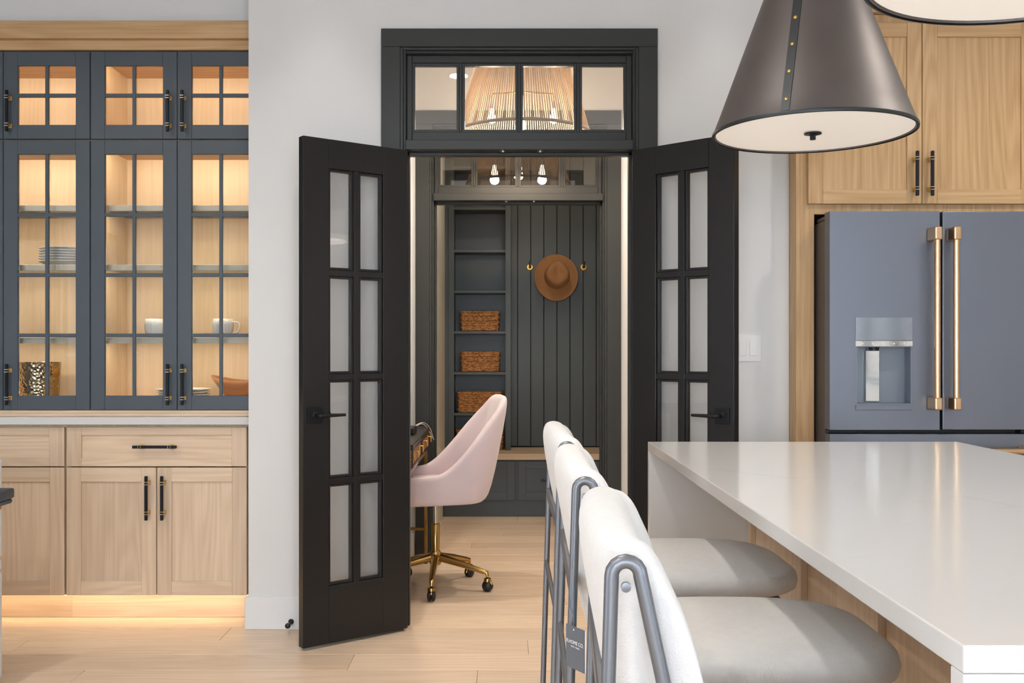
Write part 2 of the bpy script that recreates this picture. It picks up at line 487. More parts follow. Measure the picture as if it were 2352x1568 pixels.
props(boxes('wall_right', None, [(XR, XR + .12, YB, -2.4, 0, CEIL), (XR, XR + .12, -.2, 4.42, 0, CEIL), (XR, XR + .12, -2.4, -.2, 0, .9), (XR, XR + .12, -2.4, -.2, 2.4, CEIL)], M['wall']), 'off-white kitchen side wall beyond the island', kind='structure')
props(boxes('wall_back', None, [(XL, -2.7, YB - .12, YB, 0, CEIL), (.3, 1.0, YB - .12, YB, 0, CEIL), (3.0, XR, YB - .12, YB, 0, CEIL),
                                (-2.7, .3, YB - .12, YB, 0, .35), (1.0, 3.0, YB - .12, YB, 0, .35), (-2.7, .3, YB - .12, YB, 2.75, CEIL), (1.0, 3.0, YB - .12, YB, 2.75, CEIL)], M['wall']),
      'off-white wall with tall windows opposite the doorway', kind='structure')
props(boxes('wall_alcove', None, [(XL, -1.085, 5.06, 5.12, 0, CEIL), (XL, -1.1, 4.47, 4.55, 2.712, CEIL), (-1.085, -1.05, 4.42, 5.9, 0, CEIL)], M['wall']),
      'pale wall above and behind the glass-fronted cabinets', kind='structure')
props(boxes('wall_fridge', None, [(1.252, 2.40, 5.0, 5.06, 0, CEIL), (2.38, 2.44, 4.42, 5.0, 0, CEIL)], M['wall']), 'wall behind the refrigerator niche', kind='structure')
props(boxes('wall_study', None, [(-1.05, BXL, 5.775, 5.895, 0, CEIL), (BXR, 1.15, 5.775, 5.895, 0, CEIL), (BXL, BXR, 5.775, 5.895, 2.548, CEIL), (1.15, 1.252, 4.42, 5.9, 0, CEIL)], M['wall']),
      'off-white study wall around the second doorway', kind='structure')
props(boxes('wall_mudroom_left', None, [(-.55, -.445, 5.895, 7.8, 0, CEIL)], M['cream']), 'cream mudroom side wall beside the shelving', kind='structure')
props(boxes('wall_mudroom_right', None, [(1.2, 1.3, 5.9, 7.8, 0, CEIL)], M['cream']), 'cream mudroom side wall beside the panelling', kind='structure')
wm = props(boxes('wall_mudroom_back', None, [(-.445, 1.2, 7.65, 7.75, 0, CEIL)], M['groove']), 'slate green tongue-and-groove panelled mudroom wall', kind='structure')
gx = .006
for i in range(12):
    a = gx + i * .1021
    box('board', wm, a + .0025, min(a + .1021 - .0025, 1.199), 7.632, 7.651, .47, 2.9, M['mud'], .002)

bb = props(boxes('baseboard_front', None, [(-1.134, -.536, 4.286, 4.30, 0, .142), (.673, 1.25, 4.286, 4.30, 0, .142)], M['base'], .002), 'tall white baseboard beside the black doors', kind='structure')
props(boxes('baseboard_study', None, [(-1.05, -.525, 5.762, 5.775, 0, .142), (.70, 1.15, 5.762, 5.775, 0, .142)], M['base'], .002), 'white baseboard in the study', kind='structure')

# windows behind the camera (give the reflections and the daylight)
def big_window(name, x0, x1, label, n):
    t = thing(name, ((x0 + x1) / 2, YB, .35), label, 'window', kind='structure')
    ring('frame', t, x0, x1, .35, 2.75, .06, YB - .10, YB - .03, M['trim'])
    w = (x1 - x0) / n
    for i in range(1, n):
        box('mullion', t, x0 + i * w - .03, x0 + i * w + .03, YB - .1, YB - .03, .41, 2.69, M['trim'])
    for i in range(n):
        box('pane', t, x0 + i * w + .03 + (.03 if i == 0 else 0), x0 + (i + 1) * w - .03 - (.03 if i == n - 1 else 0), YB - .068, YB - .062, .41, 2.69, M['glass'], 0)
big_window('window_3', -2.7, .3, 'wide kitchen window in three dark-framed lights', 3)
big_window('window_4', 1.0, 3.0, 'dark-framed kitchen window in two lights', 2)
t = thing('added_side_window', (XR, -1.3, .9), 'added dark-framed kitchen window in the side wall beyond the island', 'window', kind='structure')  # unseen window added to let in light from the right
boxes('frame', t, [(XR + .04, XR + .1, -2.4, -2.34, .9, 2.4), (XR + .04, XR + .1, -.26, -.2, .9, 2.4), (XR + .04, XR + .1, -2.34, -.26, .9, .96), (XR + .04, XR + .1, -2.34, -.26, 2.34, 2.4), (XR + .04, XR + .1, -1.33, -1.27, .96, 2.34)], M['trim'])
for y0, y1 in ((-2.34, -1.33), (-1.27, -.26)):
    box('pane', t, XR + .062, XR + .068, y0, y1, .96, 2.34, M['glass'], 0)
t = thing('door_3', (XL, .2, 0), 'white-framed glazed patio door pair in the side wall', 'door', kind='structure')
for k in range(2):
    y0, y1 = -1.0 + 1.2 * k, .2 + 1.2 * k
    boxes('leaf_frame', t, [(XL - .09, XL - .04, y0, y0 + .11, 0.01, 2.49), (XL - .09, XL - .04, y1 - .11, y1, 0.01, 2.49), (XL - .09, XL - .04, y0 + .11, y1 - .11, .01, .22), (XL - .09, XL - .04, y0 + .11, y1 - .11, 2.36, 2.49)], M['base'])
    box('pane', t, XL - .068, XL - .062, y0 + .11, y1 - .11, .22, 2.36, M['glass'], 0)
props(boxes('ground_outside', None, [(-40, 40, -40, YB - 1.5, -.4, -.3), (-40, XL - 1.5, YB - 1.5, 20, -.4, -.3), (XR + 1.5, 40, YB - 1.5, 20, -.4, -.3)], M['lawn']), 'mown lawn outside the windows', kind='structure')

# ------------------------------------------------------------------ doorways (casing, jambs, transom)
def doorway(yf, xc, nm, lab, nt, labt):
    hw, ho = .5215, .6045
    t = thing(nm, (xc, yf, 0), lab, 'door trim', kind='structure')
    box('side_casing', t, xc - ho, xc - hw, yf, yf + .02, 0, 2.548, M['trim'], .0015)
    box('side_casing', t, xc + hw, xc + ho, yf, yf + .02, 0, 2.548, M['trim'], .0015)
    box('head_casing', t, xc - ho, xc + ho, yf, yf + .02, 2.5485, 2.628, M['trim'], .0015)
    # stepped jamb linings
    for s in (-1, 1):
        for (a, b_, yy) in ((.5215, .509, .006), (.509, .4985, .022)):
            xa, xb = sorted((xc + s * a, xc + s * b_))
            box('jamb_lining', t, xa, xb, yf + yy, yf + .14, 0 if yy < .02 else 0, 2.547, M['trim'], .0012)
        xa, xb = sorted((xc + s * .4985, xc + s * .486))
        box('door_stop', t, xa, xb, yf + .07, yf + .11, 0, 2.10, M['trim'], .0012)
    for (z0, z1, yy) in ((2.536, 2.547, .006), (2.526, 2.536, .022)):
        box('head_lining', t, xc - .498, xc + .498, yf + yy, yf + .14, z0, z1, M['trim'], .0012)
    box('transom_bar', t, xc - .498, xc + .498, yf + .004, yf + .14, 2.10, 2.142, M['trim'], .002)
    box('head_stop', t, xc - .498, xc + .498, yf + .07, yf + .11, 2.086, 2.0995, M['trim'], .0012)
    for dx in (-.072, .092):
        lathe('ball_catch', t, [(.014, 0), (.014, .002), (.006, .003), (.006, -.004)], (xc + dx, yf + .04, 2.0975), M['silver'], 16)
    w = thing(nt, (xc, yf + .1, 2.142), labt, 'transom window', kind='structure')
    y0 = yf + .055
    z0, z1 = 2.1425, 2.5255
    cols = [(-.462, -.278), (-.241, -.018), (.017, .242), (.279, .463)]
    zs = (2.20, 2.482)
    box('stile', w, xc - .4975, xc - .474, y0, y0 + .04, z0, z1, M['trim'], .002)
    box('stile', w, xc + .474, xc + .4975, y0, y0 + .04, z0, z1, M['trim'], .002)
    box('rail', w, xc - .474, xc + .474, y0, y0 + .04, z0, zs[0] - .012, M['trim'], .002)
    box('rail', w, xc - .474, xc + .474, y0, y0 + .04, zs[1] + .012, z1, M['trim'], .002)
    for i in range(3):
        box('muntin', w, xc + cols[i][1] + .012, xc + cols[i + 1][0] - .012, y0 + .002, y0 + .04, zs[0] - .012, zs[1] + .012, M['trim'], .002)
    for a, b_ in cols:
        ring('glazing_bead', w, xc + a - .012, xc + b_ + .012, zs[0] - .012, zs[1] + .012, .0118, y0 + .008, y0 + .034, M['trim'], .001)
        box('pane', w, xc + a - .003, xc + b_ + .003, y0 + .02, y0 + .024, zs[0] - .003, zs[1] + .003, M['tglass'], 0)
doorway(4.28, .0685, 'trim_1', 'charcoal stepped casing around the open double doors', 'window_1', 'charcoal four-pane transom directly above the open double doors')
doorway(5.755, .0855, 'trim_2', 'dark casing of the inner doorway leading to the mudroom', 'window_2', 'dark four-pane transom above the inner mudroom doorway')

# ------------------------------------------------------------------ double door leaves
def leaf(name, hx, hy, ang, front, label):
    setframe(T(hx, hy, 0) @ RZ(ang))
    Lw, th = .497, .04
    ya, yb = (-th, 0) if front > 0 else (0, th)
    t = thing(name, (0, 0, 0), label, 'door', kind='structure')
    zb, zt = .012, 2.094
    s0, s1 = .1227, .380
    o0, o1 = .249, 1.974
    box('hinge_stile', t, 0, s0, ya, yb, zb, zt, M['door'], .002)
    box('lock_stile', t, s1, Lw, ya, yb, zb, zt, M['door'], .002)
    box('top_rail', t, s0, s1, ya, yb, o1, zt, M['door'], .001)
    box('bottom_rail', t, s0, s1, ya, yb, zb, o0, M['door'], .001)
    sm = (s0 + s1) / 2
    rec = .003
    box('muntin', t, sm - .0125, sm + .0125, ya + rec, yb - rec, o0, o1, M['door'], .001)
    ph = (o1 - o0) / 4
    for k in range(1, 4):
        zc = o0 + k * ph
        for (a, b_) in ((s0, sm - .0125), (sm + .0125, s1)):
            box('muntin', t, a, b_, ya + rec, yb - rec, zc - .0125, zc + .0125, M['door'], .001)
    for k in range(4):
        za = o0 + k * ph + (.0125 if k else 0); zz = o0 + (k + 1) * ph - (.0125 if k < 3 else 0)
        for (a, b_) in ((s0, sm - .0125), (sm + .0125, s1)):
            ring('glazing_bead', t, a + .0005, b_ - .0005, za + .0005, zz - .0005, .010, ya + .008, yb - .008, M['door'], .0015)
            box('pane', t, a + .007, b_ - .007, ya + .018, ya + .022, za + .007, zz - .007, M['glass'], 0)
    # lever handle, both faces
    for sd in (1, -1):
        yf = (yb if sd > 0 else ya)
        d = 1 if sd > 0 else -1
        hzc, hs = .957, .445
        y0, y1 = sorted((yf, yf + d * .008))
        r = box('rosette', t, hs - .033, hs + .033, y0, y1, hzc - .033, hzc + .033, M['black'], .002)
        lathe('spindle_collar', r, [(.015, 0), (.015, .004), (.010, .006), (.010, .034)], (hs, yf + d * .008, hzc), M['black'], 20, RX(-PI / 2 * d))
        tube('lever', r, bend([(hs, yf + d * .030, hzc), (hs, yf + d * .048, hzc), (hs - .115, yf + d * .048, hzc)], .012), [.0085] * 8 + [.006], M['black'], 12)
        for dz in (-.022, .022):
            lathe('screw', r, [(.0035, 0), (.0035, .0015)], (hs, yf + d * .008, hzc + dz), M['black'], 10, RX(-PI / 2 * d))
    for zc in (.25, 1.05, 1.85):
        tube('hinge_knuckle', t, [(-.004, (ya if front > 0 else yb), zc - .045), (-.004, (ya if front > 0 else yb), zc + .045)], .006, M['black'], 10)
    setframe()
leaf('door_1', -.418, 4.272, math.atan2(-.604, -.797), 1, 'black eight-pane door leaf standing open beside the glass cabinets')
leaf('door_2', .559, 4.272, math.atan2(-.676, .737), -1, 'black eight-pane door leaf standing open beside the light switch')

# ================================================================== HARDWARE
def pull(parent, x, y, z, length, vert=True, side=1):
    """bar pull with brass posts and paired silver rings; y is the face it sits on"""
    yb_ = y - .034
    h = length / 2
    w = .0065
    if vert: bar = box('handle', parent, x - w, x + w, yb_ - .006, yb_ + .006, z - h, z + h, M['black'], .002)
    else: bar = box('handle', parent, x - h, x + h, yb_ - .006, yb_ + .006, z - w, z + w, M['black'], .002)
    o = length * .335
    for s in (-1, 1):
        cx, cz = (x, z + s * o) if vert else (x + s * o, z)
        boxes('brass_post', bar, [(cx - .0055, cx + .0055, yb_ + .006, y - .005, cz - .0055, cz + .0055), (cx - .009, cx + .009, y - .005, y - .0002, cz - .0095, cz + .0095)], M['brass'], .001)
        for q in (-1, 1):
            e = q * .0055
            if vert: box('collar_ring', bar, cx - .0085, cx + .0085, yb_ - .008, yb_ + .0075, cz + e - .002, cz + e + .002, M['silver'], .0008)
            else: box('collar_ring', bar, cx + e - .002, cx + e + .002, yb_ - .008, yb_ + .0075, cz - .0085, cz + .0085, M['silver'], .0008)
    return bar
def shaker(name, parent, x0, x1, z0, z1, yf, st, mv, mh, pv, th=.02, rl=None):
    """shaker front: recessed panel with two stiles and two rails"""
    rl = rl or st
    p = box(name, parent, x0 + st - .006, x1 - st + .006, yf + .008, yf + th - .001, z0 + rl - .006, z1 - rl + .006, pv, 0)
    box('stile', p, x0, x0 + st, yf, yf + th, z0, z1, mv, .0015)
    box('stile', p, x1 - st, x1, yf, yf + th, z0, z1, mv, .0015)
    box('rail', p, x0 + st, x1 - st, yf, yf + th, z0, z0 + rl, mh, .001)
    box('rail', p, x0 + st, x1 - st, yf, yf + th, z1 - rl, z1, mh, .001)
    return p

# ================================================================== LEFT CABINET WALL
YF = 4.41
def base_unit(x0, x1, label, right_end=False):
    t = thing('base_cabinet', ((x0 + x1) / 2, YF + .3, 0), label, 'cabinet', 'oak base cabinets')
    boxes('carcass', t, [(x0 + .001, x0 + .019, YF + .021, 5.05, .117, .887), (x1 - .019, x1 - .001, YF + .021, 5.05, .117, .887),
                         (x0 + .019, x1 - .019, YF + .021, 5.05, .117, .135), (x0 + .019, x1 - .019, 5.03, 5.05, .135, .887), (x0 + .019, x1 - .019, YF + .021, YF + .1, .868, .887)], M['oak'])
    box('toe_kick', t, x0, x1, YF + .075, YF + .093, 0.001, .116, M['oakh'], 0)
    g = .0018
    shaker('drawer_front', t, x0 + g + .003, x1 - g - .003, .699, .876, YF, .068, M['oak'], M['oakh'], M['oakh'], rl=.036)
    xm = (x0 + x1) / 2
    shaker('door', t, x0 + g + .003, xm - g, .118, .694, YF, .066, M['oak'], M['oakh'], M['oak'], rl=.064)
    shaker('door', t, xm + g, x1 - g - .003, .118, .694, YF, .066, M['oak'], M['oakh'], M['oak'], rl=.064)
    pull(t, xm, YF + .008, .789, .198, False)
    pull(t, xm - .035, YF, .561, .198)
    pull(t, xm + .035, YF, .561, .198)
    return t
UW = .822
base_unit(-1.974, -1.152, 'oak base cabinet with wide drawer and two doors next to the white pier')
base_unit(-1.974 - UW, -1.974, 'oak base cabinet cut off by the picture edge, behind the dark table')
props(box('counter_slab', None, -2.82, -1.125, 4.385, 5.055, .8885, .922, M['quartz'], .002), 'white quartz counter slab on the oak base cabinets', 'countertop')
led = props(box('led_tape', None, -2.80, -1.16, YF + .03, YF + .042, .110, .1165, M['led'], 0), 'warm LED tape under the oak base cabinets', 'light strip')
area('toe_kick_glow', (-1.98, YF + .036, .108), (0, 0, 0), 1.62, .012, .95, (1, .76, .48))

YU = 4.455
def glazed_door(t, x0, x1, z0, z1, rows, hx):
    st = .064
    d = ring('door', t, x0, x1, z0, z1, st, YU, YU + .021, M['navy'], .0015)
    xm = (x0 + x1) / 2
    box('muntin', d, xm - .0075, xm + .0075, YU + .002, YU + .014, z0 + st, z1 - st, M['navy'], .001)
    h = (z1 - z0 - 2 * st) / rows
    for k in range(1, rows):
        zc = z0 + st + k * h
        box('muntin', d, x0 + st, xm - .0075, YU + .002, YU + .014, zc - .0085, zc + .0085, M['navy'], .001)
        box('muntin', d, xm + .0075, x1 - st, YU + .002, YU + .014, zc - .0085, zc + .0085, M['navy'], .001)
    for k in range(rows):
        za = z0 + st + k * h + (.0085 if k else 0); zb = z0 + st + (k + 1) * h - (.0085 if k < rows - 1 else 0)
        for a, b_ in ((x0 + st, xm - .0075), (xm + .0075, x1 - st)):
            box('pane', d, a + .0003, b_ - .0003, YU + .0145, YU + .0175, za + .0003, zb - .0003, M['glass'], 0)
def glazed_unit(x0, x1, z0, z1, rows, label, hz, hl, shelves, power):
    xm = (x0 + x1) / 2
    t = thing('glass_cabinet', (xm, YU + .2, z0), label, 'cabinet', 'glass-fronted display cabinets')
    ya, yb = YU + .022, YU + .40
    box('side_panel', t, x0 + .001, x0 + .019, ya, yb, z0, z1, M['oaki'], 0)
    box('side_panel', t, x1 - .019, x1 - .001, ya, yb, z0, z1, M['oaki'], 0)
    box('back_panel', t, x0 + .019, x1 - .019, yb - .01, yb, z0, z1, M['oaki'], 0)
    box('top_panel', t, x0 + .019, x1 - .019, ya, yb - .01, z1 - .018, z1, M['oakwh'], 0)
    box('bottom_panel', t, x0 + .019, x1 - .019, ya, yb - .01, z0, z0 + .018, M['oakwh'], 0)
    for zs in shelves:
        s = box('shelf', t, x0 + .02, x1 - .02, ya + .06, yb - .012, zs + .006, zs + .019, M['glassshelf'], 0)
        box('shelf_lipping', s, x0 + .02, x1 - .02, ya + .05, ya + .0598, zs - .001, zs + .026, M['shelfedge'], .001)
    glazed_door(t, x0 + .002, xm - .0015, z0 + .002, z1 - .003, rows, 1)
    glazed_door(t, xm + .0015, x1 - .002, z0 + .002, z1 - .003, rows, -1)
    pull(t, xm - .033, YU, hz, hl); pull(t, xm + .033, YU, hz, hl)
    # warm LED bar under the top panel
    box('led_bar', t, x0 + .04, x1 - .04, ya + .012, ya + .022, z1 - .024, z1 - .0185, M['led'], 0)
    area('cabinet_glow', (xm, ya + .03, z1 - .03), (math.radians(48), 0, 0), x1 - x0 - .1, .012, power, (1, .84, .62))
    for zs in shelves:
        area('shelf_fill', (xm, ya + .070, zs - .004), (math.radians(20), 0, 0), x1 - x0 - .1, .01, power * .45, (1, .84, .62))  # lamps added under the shelves to even out the cabinet light
SH = [1.866, 1.591, 1.254]
for i, (x0, x1) in enumerate([(-1.881, -1.089), (-2.673, -1.881)]):
    w1 = ['beside the white pier', 'cut off by the picture edge'][i]
    glazed_unit(x0, x1, .949, 2.180, 4, 'tall charcoal glass-fronted cabinet ' + ['holding cups and a wooden bowl, ', 'holding plates and a brass bucket, '][i] + w1, 1.067, .186, SH, 2.7)
    glazed_unit(x0, x1, 2.1805, 2.583, 2, 'short empty charcoal glass-fronted cabinet up high, ' + w1, 2.303, .187, [], 1.8)
props(boxes('trim_3', None, [(-2.8, -1.125, 4.42, 4.80, 2.629, 2.7095), (-2.8, -1.125, 4.446, 4.80, 2.585, 2.629)], M['oakwh'], .0015), 'oak crown board above the glass-fronted cabinets', kind='structure')
props(boxes('trim_4', None, [(-2.8, -1.09, 4.44, 4.86, .9225, .936), (-2.8, -1.09, 4.452, 4.86, .936, .9485)], M['oakh'], .001), 'thin oak base strip under the glass-fronted cabinets', kind='structure')

# dishes behind the glass
def plate_prof(r): return [(.001, .004), (r * .55, .004), (r * .6, .0), (r * .66, .0), (r * .7, .006), (r, .021), (r, .0235), (r * .68, .010), (.001, .008)]
def plates(x, y, z, n, r, dz, label, group):
    for k in range(n):
        lab = label if k < n - 1 else label.replace('plate in', 'plate topping')
        o = lathe('dinner_plate', None, plate_prof(r), (x, y, z + k * dz), M['china'], 40, cap=False)
        props(o, lab, 'plate', group)
plates(-2.075, 4.66, 1.617, 6, .125, .0125, 'white dinner plate in the tall stack behind the glass', 'plates stacked on the middle shelf')
plates(-1.508, 4.612, .968, 5, .125, .0125, 'white plate in the low stack beside the wooden bowl', 'plates stacked on the cabinet floor')
o = lathe('serving_platter', None, [(.001, 0), (.09, 0), (.12, .012), (.12, .016), (.09, .006), (.001, .005)], (-2.025, 4.66, 1.2805), M['china'], 40, cap=False)
props(o, 'flat white platter alone on the shelf above the brass bucket', 'platter')
def cup(x, y, z, side, label):
    t = thing('cup', (x, y, z), label, 'cup', 'textured white cups')
    n = 48
    prof = [(.001, .0), (.030, 0), (.036, .006), (.044, .03), (.047, .06), (.046, .088), (.043, .088), (.044, .06), (.041, .03), (.033, .008), (.001, .006)]
    vs, fs = [], []
    for j, (r, zz) in enumerate(prof):
        for i in range(n):
            a = 2 * PI * i / n
            rr = r + ((.0022 if i % 3 == 0 else -.0012) if 2 <= j <= 4 else 0)
            vs.append((rr * math.cos(a), rr * math.sin(a), zz))
    for j in range(len(prof) - 1):
        for i in range(n):
            k = (i + 1) % n
            fs.append((j * n + i, j * n + k, (j + 1) * n + k, (j + 1) * n + i))
    pydata('cup_body', t, vs, fs, M['china'], (x, y, z))
    tube('cup_handle', t, bend([(x + side * .042, y, z + .074), (x + side * .078, y, z + .072), (x + side * .074, y, z + .026), (x + side * .040, y, z + .020)], .028, 6), .0035, M['china'], 8)
cup(-1.637, 4.60, 1.2805, 1, 'white textured cup half hidden by the cabinet handle side')
cup(-1.318, 4.60, 1.2805, 1, 'white textured cup with looped handle on the shelf above the wooden bowl')
t = thing('ice_bucket', (-2.19, 4.62, .9675), 'hammered brass bucket on the cabinet floor', 'bucket')
lathe('bucket_body', t, [(.001, 0), (.082, 0), (.086, .004), (.094, .192), (.097, .198), (.093, .198), (.086, .01), (.001, .008)], (-2.19, 4.62, .9675), M['hammer'], 56)
lathe('bucket_knob', t, [(.001, 0), (.010, 0), (.011, .018), (.019, .020), (.020, .027), (.001, .030)], (-2.108, 4.575, 1.117), M['gold'], 24, RZ(-.50) @ RY(PI / 2))
# wooden bowl with a flared rim
n = 48; vs, fs = [], []
for j, (k, zz) in enumerate([(.001, 0), (.35, 0), (.40, .004), (.68, .05), (.92, .098), (1, .118), (.965, .120), (.86, .094), (.62, .05), (.36, .012), (.001, .008)]):
    for i in range(n):
        a = 2 * PI * i / n
        vs.append((.147 * k * math.cos(a), .112 * k * math.sin(a), zz + .014 * k * math.cos(2 * a)))
for j in range(10):
    for i in range(n):
        k2 = (i + 1) % n
        fs.append((j * n + i, j * n + k2, (j + 1) * n + k2, (j + 1) * n + i))
bwl = pydata('wooden_bowl', None, vs, fs, M['bowl'], (-1.262, 4.722, .9685))
props(bwl, 'flared wooden bowl at the bottom of the glass cabinet', 'bowl')

# ================================================================== FRIDGE AND ITS CABINET
t = thing('fridge_surround', (1.8, 4.6, 0), 'warm oak tall cabinet with two doors boxed around the refrigerator', 'cabinet')
box('side_panel', t, 1.253, 1.270, 4.20, 4.98, 0.001, 2.66, M['oakw'], .001)
boxes('face_frame', t, [(1.270, 1.331, 4.20, 4.225, 0.001, 2.66), (1.331, 2.30, 4.20, 4.225, 1.805, 1.86), (2.30, 2.37, 4.20, 4.225, .001, 2.66), (1.331, 2.30, 4.20, 4.225, 2.61, 2.66)], M['oakw'], .001)
boxes('cabinet_box', t, [(1.27, 2.37, 4.225, 4.98, 1.81, 1.828), (1.27, 2.37, 4.96, 4.98, 1.828, 2.66), (2.352, 2.37, 4.226, 4.96, 0.001, 1.81)], M['oakw'])
box('shelf_line', t, 1.28, 2.36, 4.23, 4.95, 2.2, 2.218, M['oakw'], 0)
D1 = shaker('door', t, 1.299, 1.7835, 1.847, 2.620, 4.178, .063, M['oakw'], M['oakwh'], M['oakw'], rl=.0615)
D2 = shaker('door', t, 1.7865, 2.271, 1.847, 2.620, 4.178, .063, M['oakw'], M['oakwh'], M['oakw'], rl=.0615)
pull(t, 1.750, 4.178, 1.971, .19); pull(t, 1.814, 4.178, 1.971, .19)
boxes('crown_board', t, [(1.253, 2.372, 4.172, 4.3, 2.662, 2.70), (1.253, 2.372, 4.150, 4.3, 2.70, 2.80)], M['oakwh'], .0015)

t = thing('refrigerator', (1.795, 4.5, 0), 'slate steel french-door refrigerator with bronze handles and water dispenser', 'refrigerator')
FX0, FX1, FY = 1.338, 2.252, 4.02
FM = (FX0 + FX1) / 2
box('body', t, FX0 + .004, FX1 - .004, 4.10, 4.92, .03, 1.765, M['fridgeside'], .006, 2)
box('gasket', t, FX0 + .012, FX1 - .012, 4.084, 4.10, .05, 1.76, M['fblack'], 0)
box('hinge_cover', t, FX0 + .01, FX0 + .10, 4.07, 4.22, 1.766, 1.786, M['fridgeside'], .005)
box('hinge_cover', t, FX1 - .10, FX1 - .01, 4.07, 4.22, 1.766, 1.786, M['fridgeside'], .005)
# left door with a real opening for the dispenser
DX0, DX1, DZ0, DZ1 = 1.442, 1.678, .975, 1.36
ZD0, ZD1 = .896, 1.793
CX0, CX1, CZ0, CZ1 = DX0 + .004, DX1 - .004, 1.0, 1.236
dl = boxes('door', t, [(FX0, CX0, FY, FY + .064, ZD0, ZD1), (CX1, FM - .006, FY, FY + .064, ZD0, ZD1), (CX0, CX1, FY, FY + .064, ZD0, CZ0), (CX0, CX1, FY, FY + .064, CZ1, ZD1)], M['slate'])
boxes('dispenser_cavity', dl, [(CX0, CX0 + .004, FY + .001, FY + .0595, CZ0, CZ1), (CX1 - .004, CX1, FY + .001, FY + .0595, CZ0, CZ1), (CX0, CX1, FY + .0595, FY + .0635, CZ0, CZ1), (CX0 + .004, CX1 - .004, FY + .001, FY + .0595, CZ0, CZ0 + .004)], M['dgrey'])
box('dispenser_panel', dl, DX0 + .001, DX1 - .001, FY - .0025, FY - .0002, 1.262, 1.358, M['glosspanel'], .001)
box('control_strip', dl, DX0 + .001, DX1 - .001, FY - .0035, FY - .0002, 1.238, 1.2615, M['mirror'], .001)
for k in range(5):
    lathe('touch_icon', dl, [(.003, 0), (.003, .0004)], (DX0 + .03 + k * .043, FY - .0036, 1.25), M['switch'], 10, RX(PI / 2))
box('paddle', dl, 1.501, 1.560, FY + .045, FY + .055, 1.01, 1.222, M['mirror'], .002)
for dx in (0, .028):
    lathe('nozzle', dl, [(.008, 0), (.006, -.014), (.004, -.014)], (1.517 + dx, FY + .03, 1.236), M['black'], 12)
box('drip_tray', dl, DX0 + .001, DX1 - .001, FY - .004, FY - .0002, .977, .999, M['slate'], .002)
box('door', t, FM + .006, FX1, FY, FY + .064, ZD0, ZD1, M['slate'], .003, 2)
box('freezer_drawer', t, FX0, FX1, FY, FY + .064, .06, .879, M['slate'], .003, 2)
box('hinge_bracket', t, FX0 + .004, FX0 + .12, FY + .02, FY + .07, .881, .893, M['black'], .001)
box('hinge_bracket', t, FX1 - .12, FX1 - .004, FY + .02, FY + .07, .881, .893, M['black'], .001)
box('foot_grille', t, FX0 + .02, FX1 - .02, FY + .07, 4.2, .001, .055, M['fblack'], .002)
for hx in (1.752, 1.829):
    hb = tube('handle', t, [(hx, 3.958, .99), (hx, 3.958, 1.71)], .0125, M['bronze'], 20)
    for z0, z1 in ((.981, 1.032), (1.668, 1.722)):
        box('handle_mount', hb, hx - .0155, hx + .0155, 3.942, FY - .0003, z0, z1, M['bronze'], .006, 3)
hb = tube('handle', t, [(1.45, 3.958, .815), (2.14, 3.958, .815)], .0125, M['bronze'], 20)
for hx in (1.44, 2.13):
    box('handle_mount', hb, hx - .022, hx + .026, 3.942, FY - .0003, .799, .831, M['bronze'], .006, 3)

# light switch and doorstop
t = thing('light_switch', (1.071, 4.30, 1.23), 'white double rocker switch plate on the wall by the open door', 'light switch')
box('plate', t, 1.013, 1.129, 4.2945, 4.2998, 1.173, 1.290, M['switch'], .002, 2)
for cx in (1.048, 1.094):
    box('rocker', t, cx - .0165, cx + .0165, 4.2915, 4.2944, 1.198, 1.264, M['switch'], .0015)
    lathe('screw', t, [(.003, 0), (.003, .0008)], (cx, 4.2944, 1.279), M['switch'], 10, RX(PI / 2))
    lathe('screw', t, [(.003, 0), (.003, .0008)], (cx, 4.2944, 1.184), M['switch'], 10, RX(PI / 2))
t = thing('door_stop_bumper', (-.93, 4.286, .036), 'small black doorstop on the white baseboard', 'doorstop')
lathe('stem', t, [(.012, 0), (.012, .003), (.005, .006), (.005, .056)], (-.93, 4.2858, .036), M['black'], 16, RX(PI / 2))
lathe('rubber_tip', t, [(.006, 0), (.011, .002), (.012, .014), (.008, .018), (.001, .019)], (-.93, 4.2298, .036), M['plastic'], 16, RX(PI / 2))

# ================================================================== ISLAND
IX0, IX1, IY0, IY1, IZ = .487, 1.533, 1.038, 3.312, .915
t = thing('island_worktop', ((IX0 + IX1) / 2, 2.2, IZ), 'white quartz island worktop with waterfall ends', 'worktop')
box('slab', t, IX0, IX1, IY0, IY1, IZ - .03, IZ, M['quartz'], .002, 2)
box('waterfall_end', t, IX0, IX1, IY1 - .03, IY1, .001, IZ - .0302, M['quartz'], .001)
box('waterfall_end', t, IX0, IX1, IY0, IY0 + .03, .001, IZ - .0302, M['quartz'], .001)
t = thing('island_cabinet', (1.17, 2.2, 0), 'oak panelled island base behind the stools', 'cabinet')
box('core', t, .835, 1.50, IY0 + .032, IY1 - .032, .10, IZ - .031, M['oak'], 0)
box('toe_kick', t, .88, 1.45, IY0 + .032, IY1 - .032, .001, .0995, M['black'], 0)
nb = 4
pl = (IY1 - IY0 - .064) / nb
for k in range(nb + 1):
    yc = IY0 + .032 + k * pl
    a, b_ = max(yc - .035, IY0 + .0325), min(yc + .035, IY1 - .0325)
    box('batten', t, .817, .8348, a, b_, .10, IZ - .031, M['oak'], .001)
for k in range(nb):
    y0, y1 = IY0 + .032 + k * pl + .036, IY0 + .032 + (k + 1) * pl - .036
    box('rail', t, .817, .8348, y0, y1, .10, .17, M['oak'], .001)
    box('rail', t, .817, .8348, y0, y1, IZ - .10, IZ - .031, M['oak'], .001)

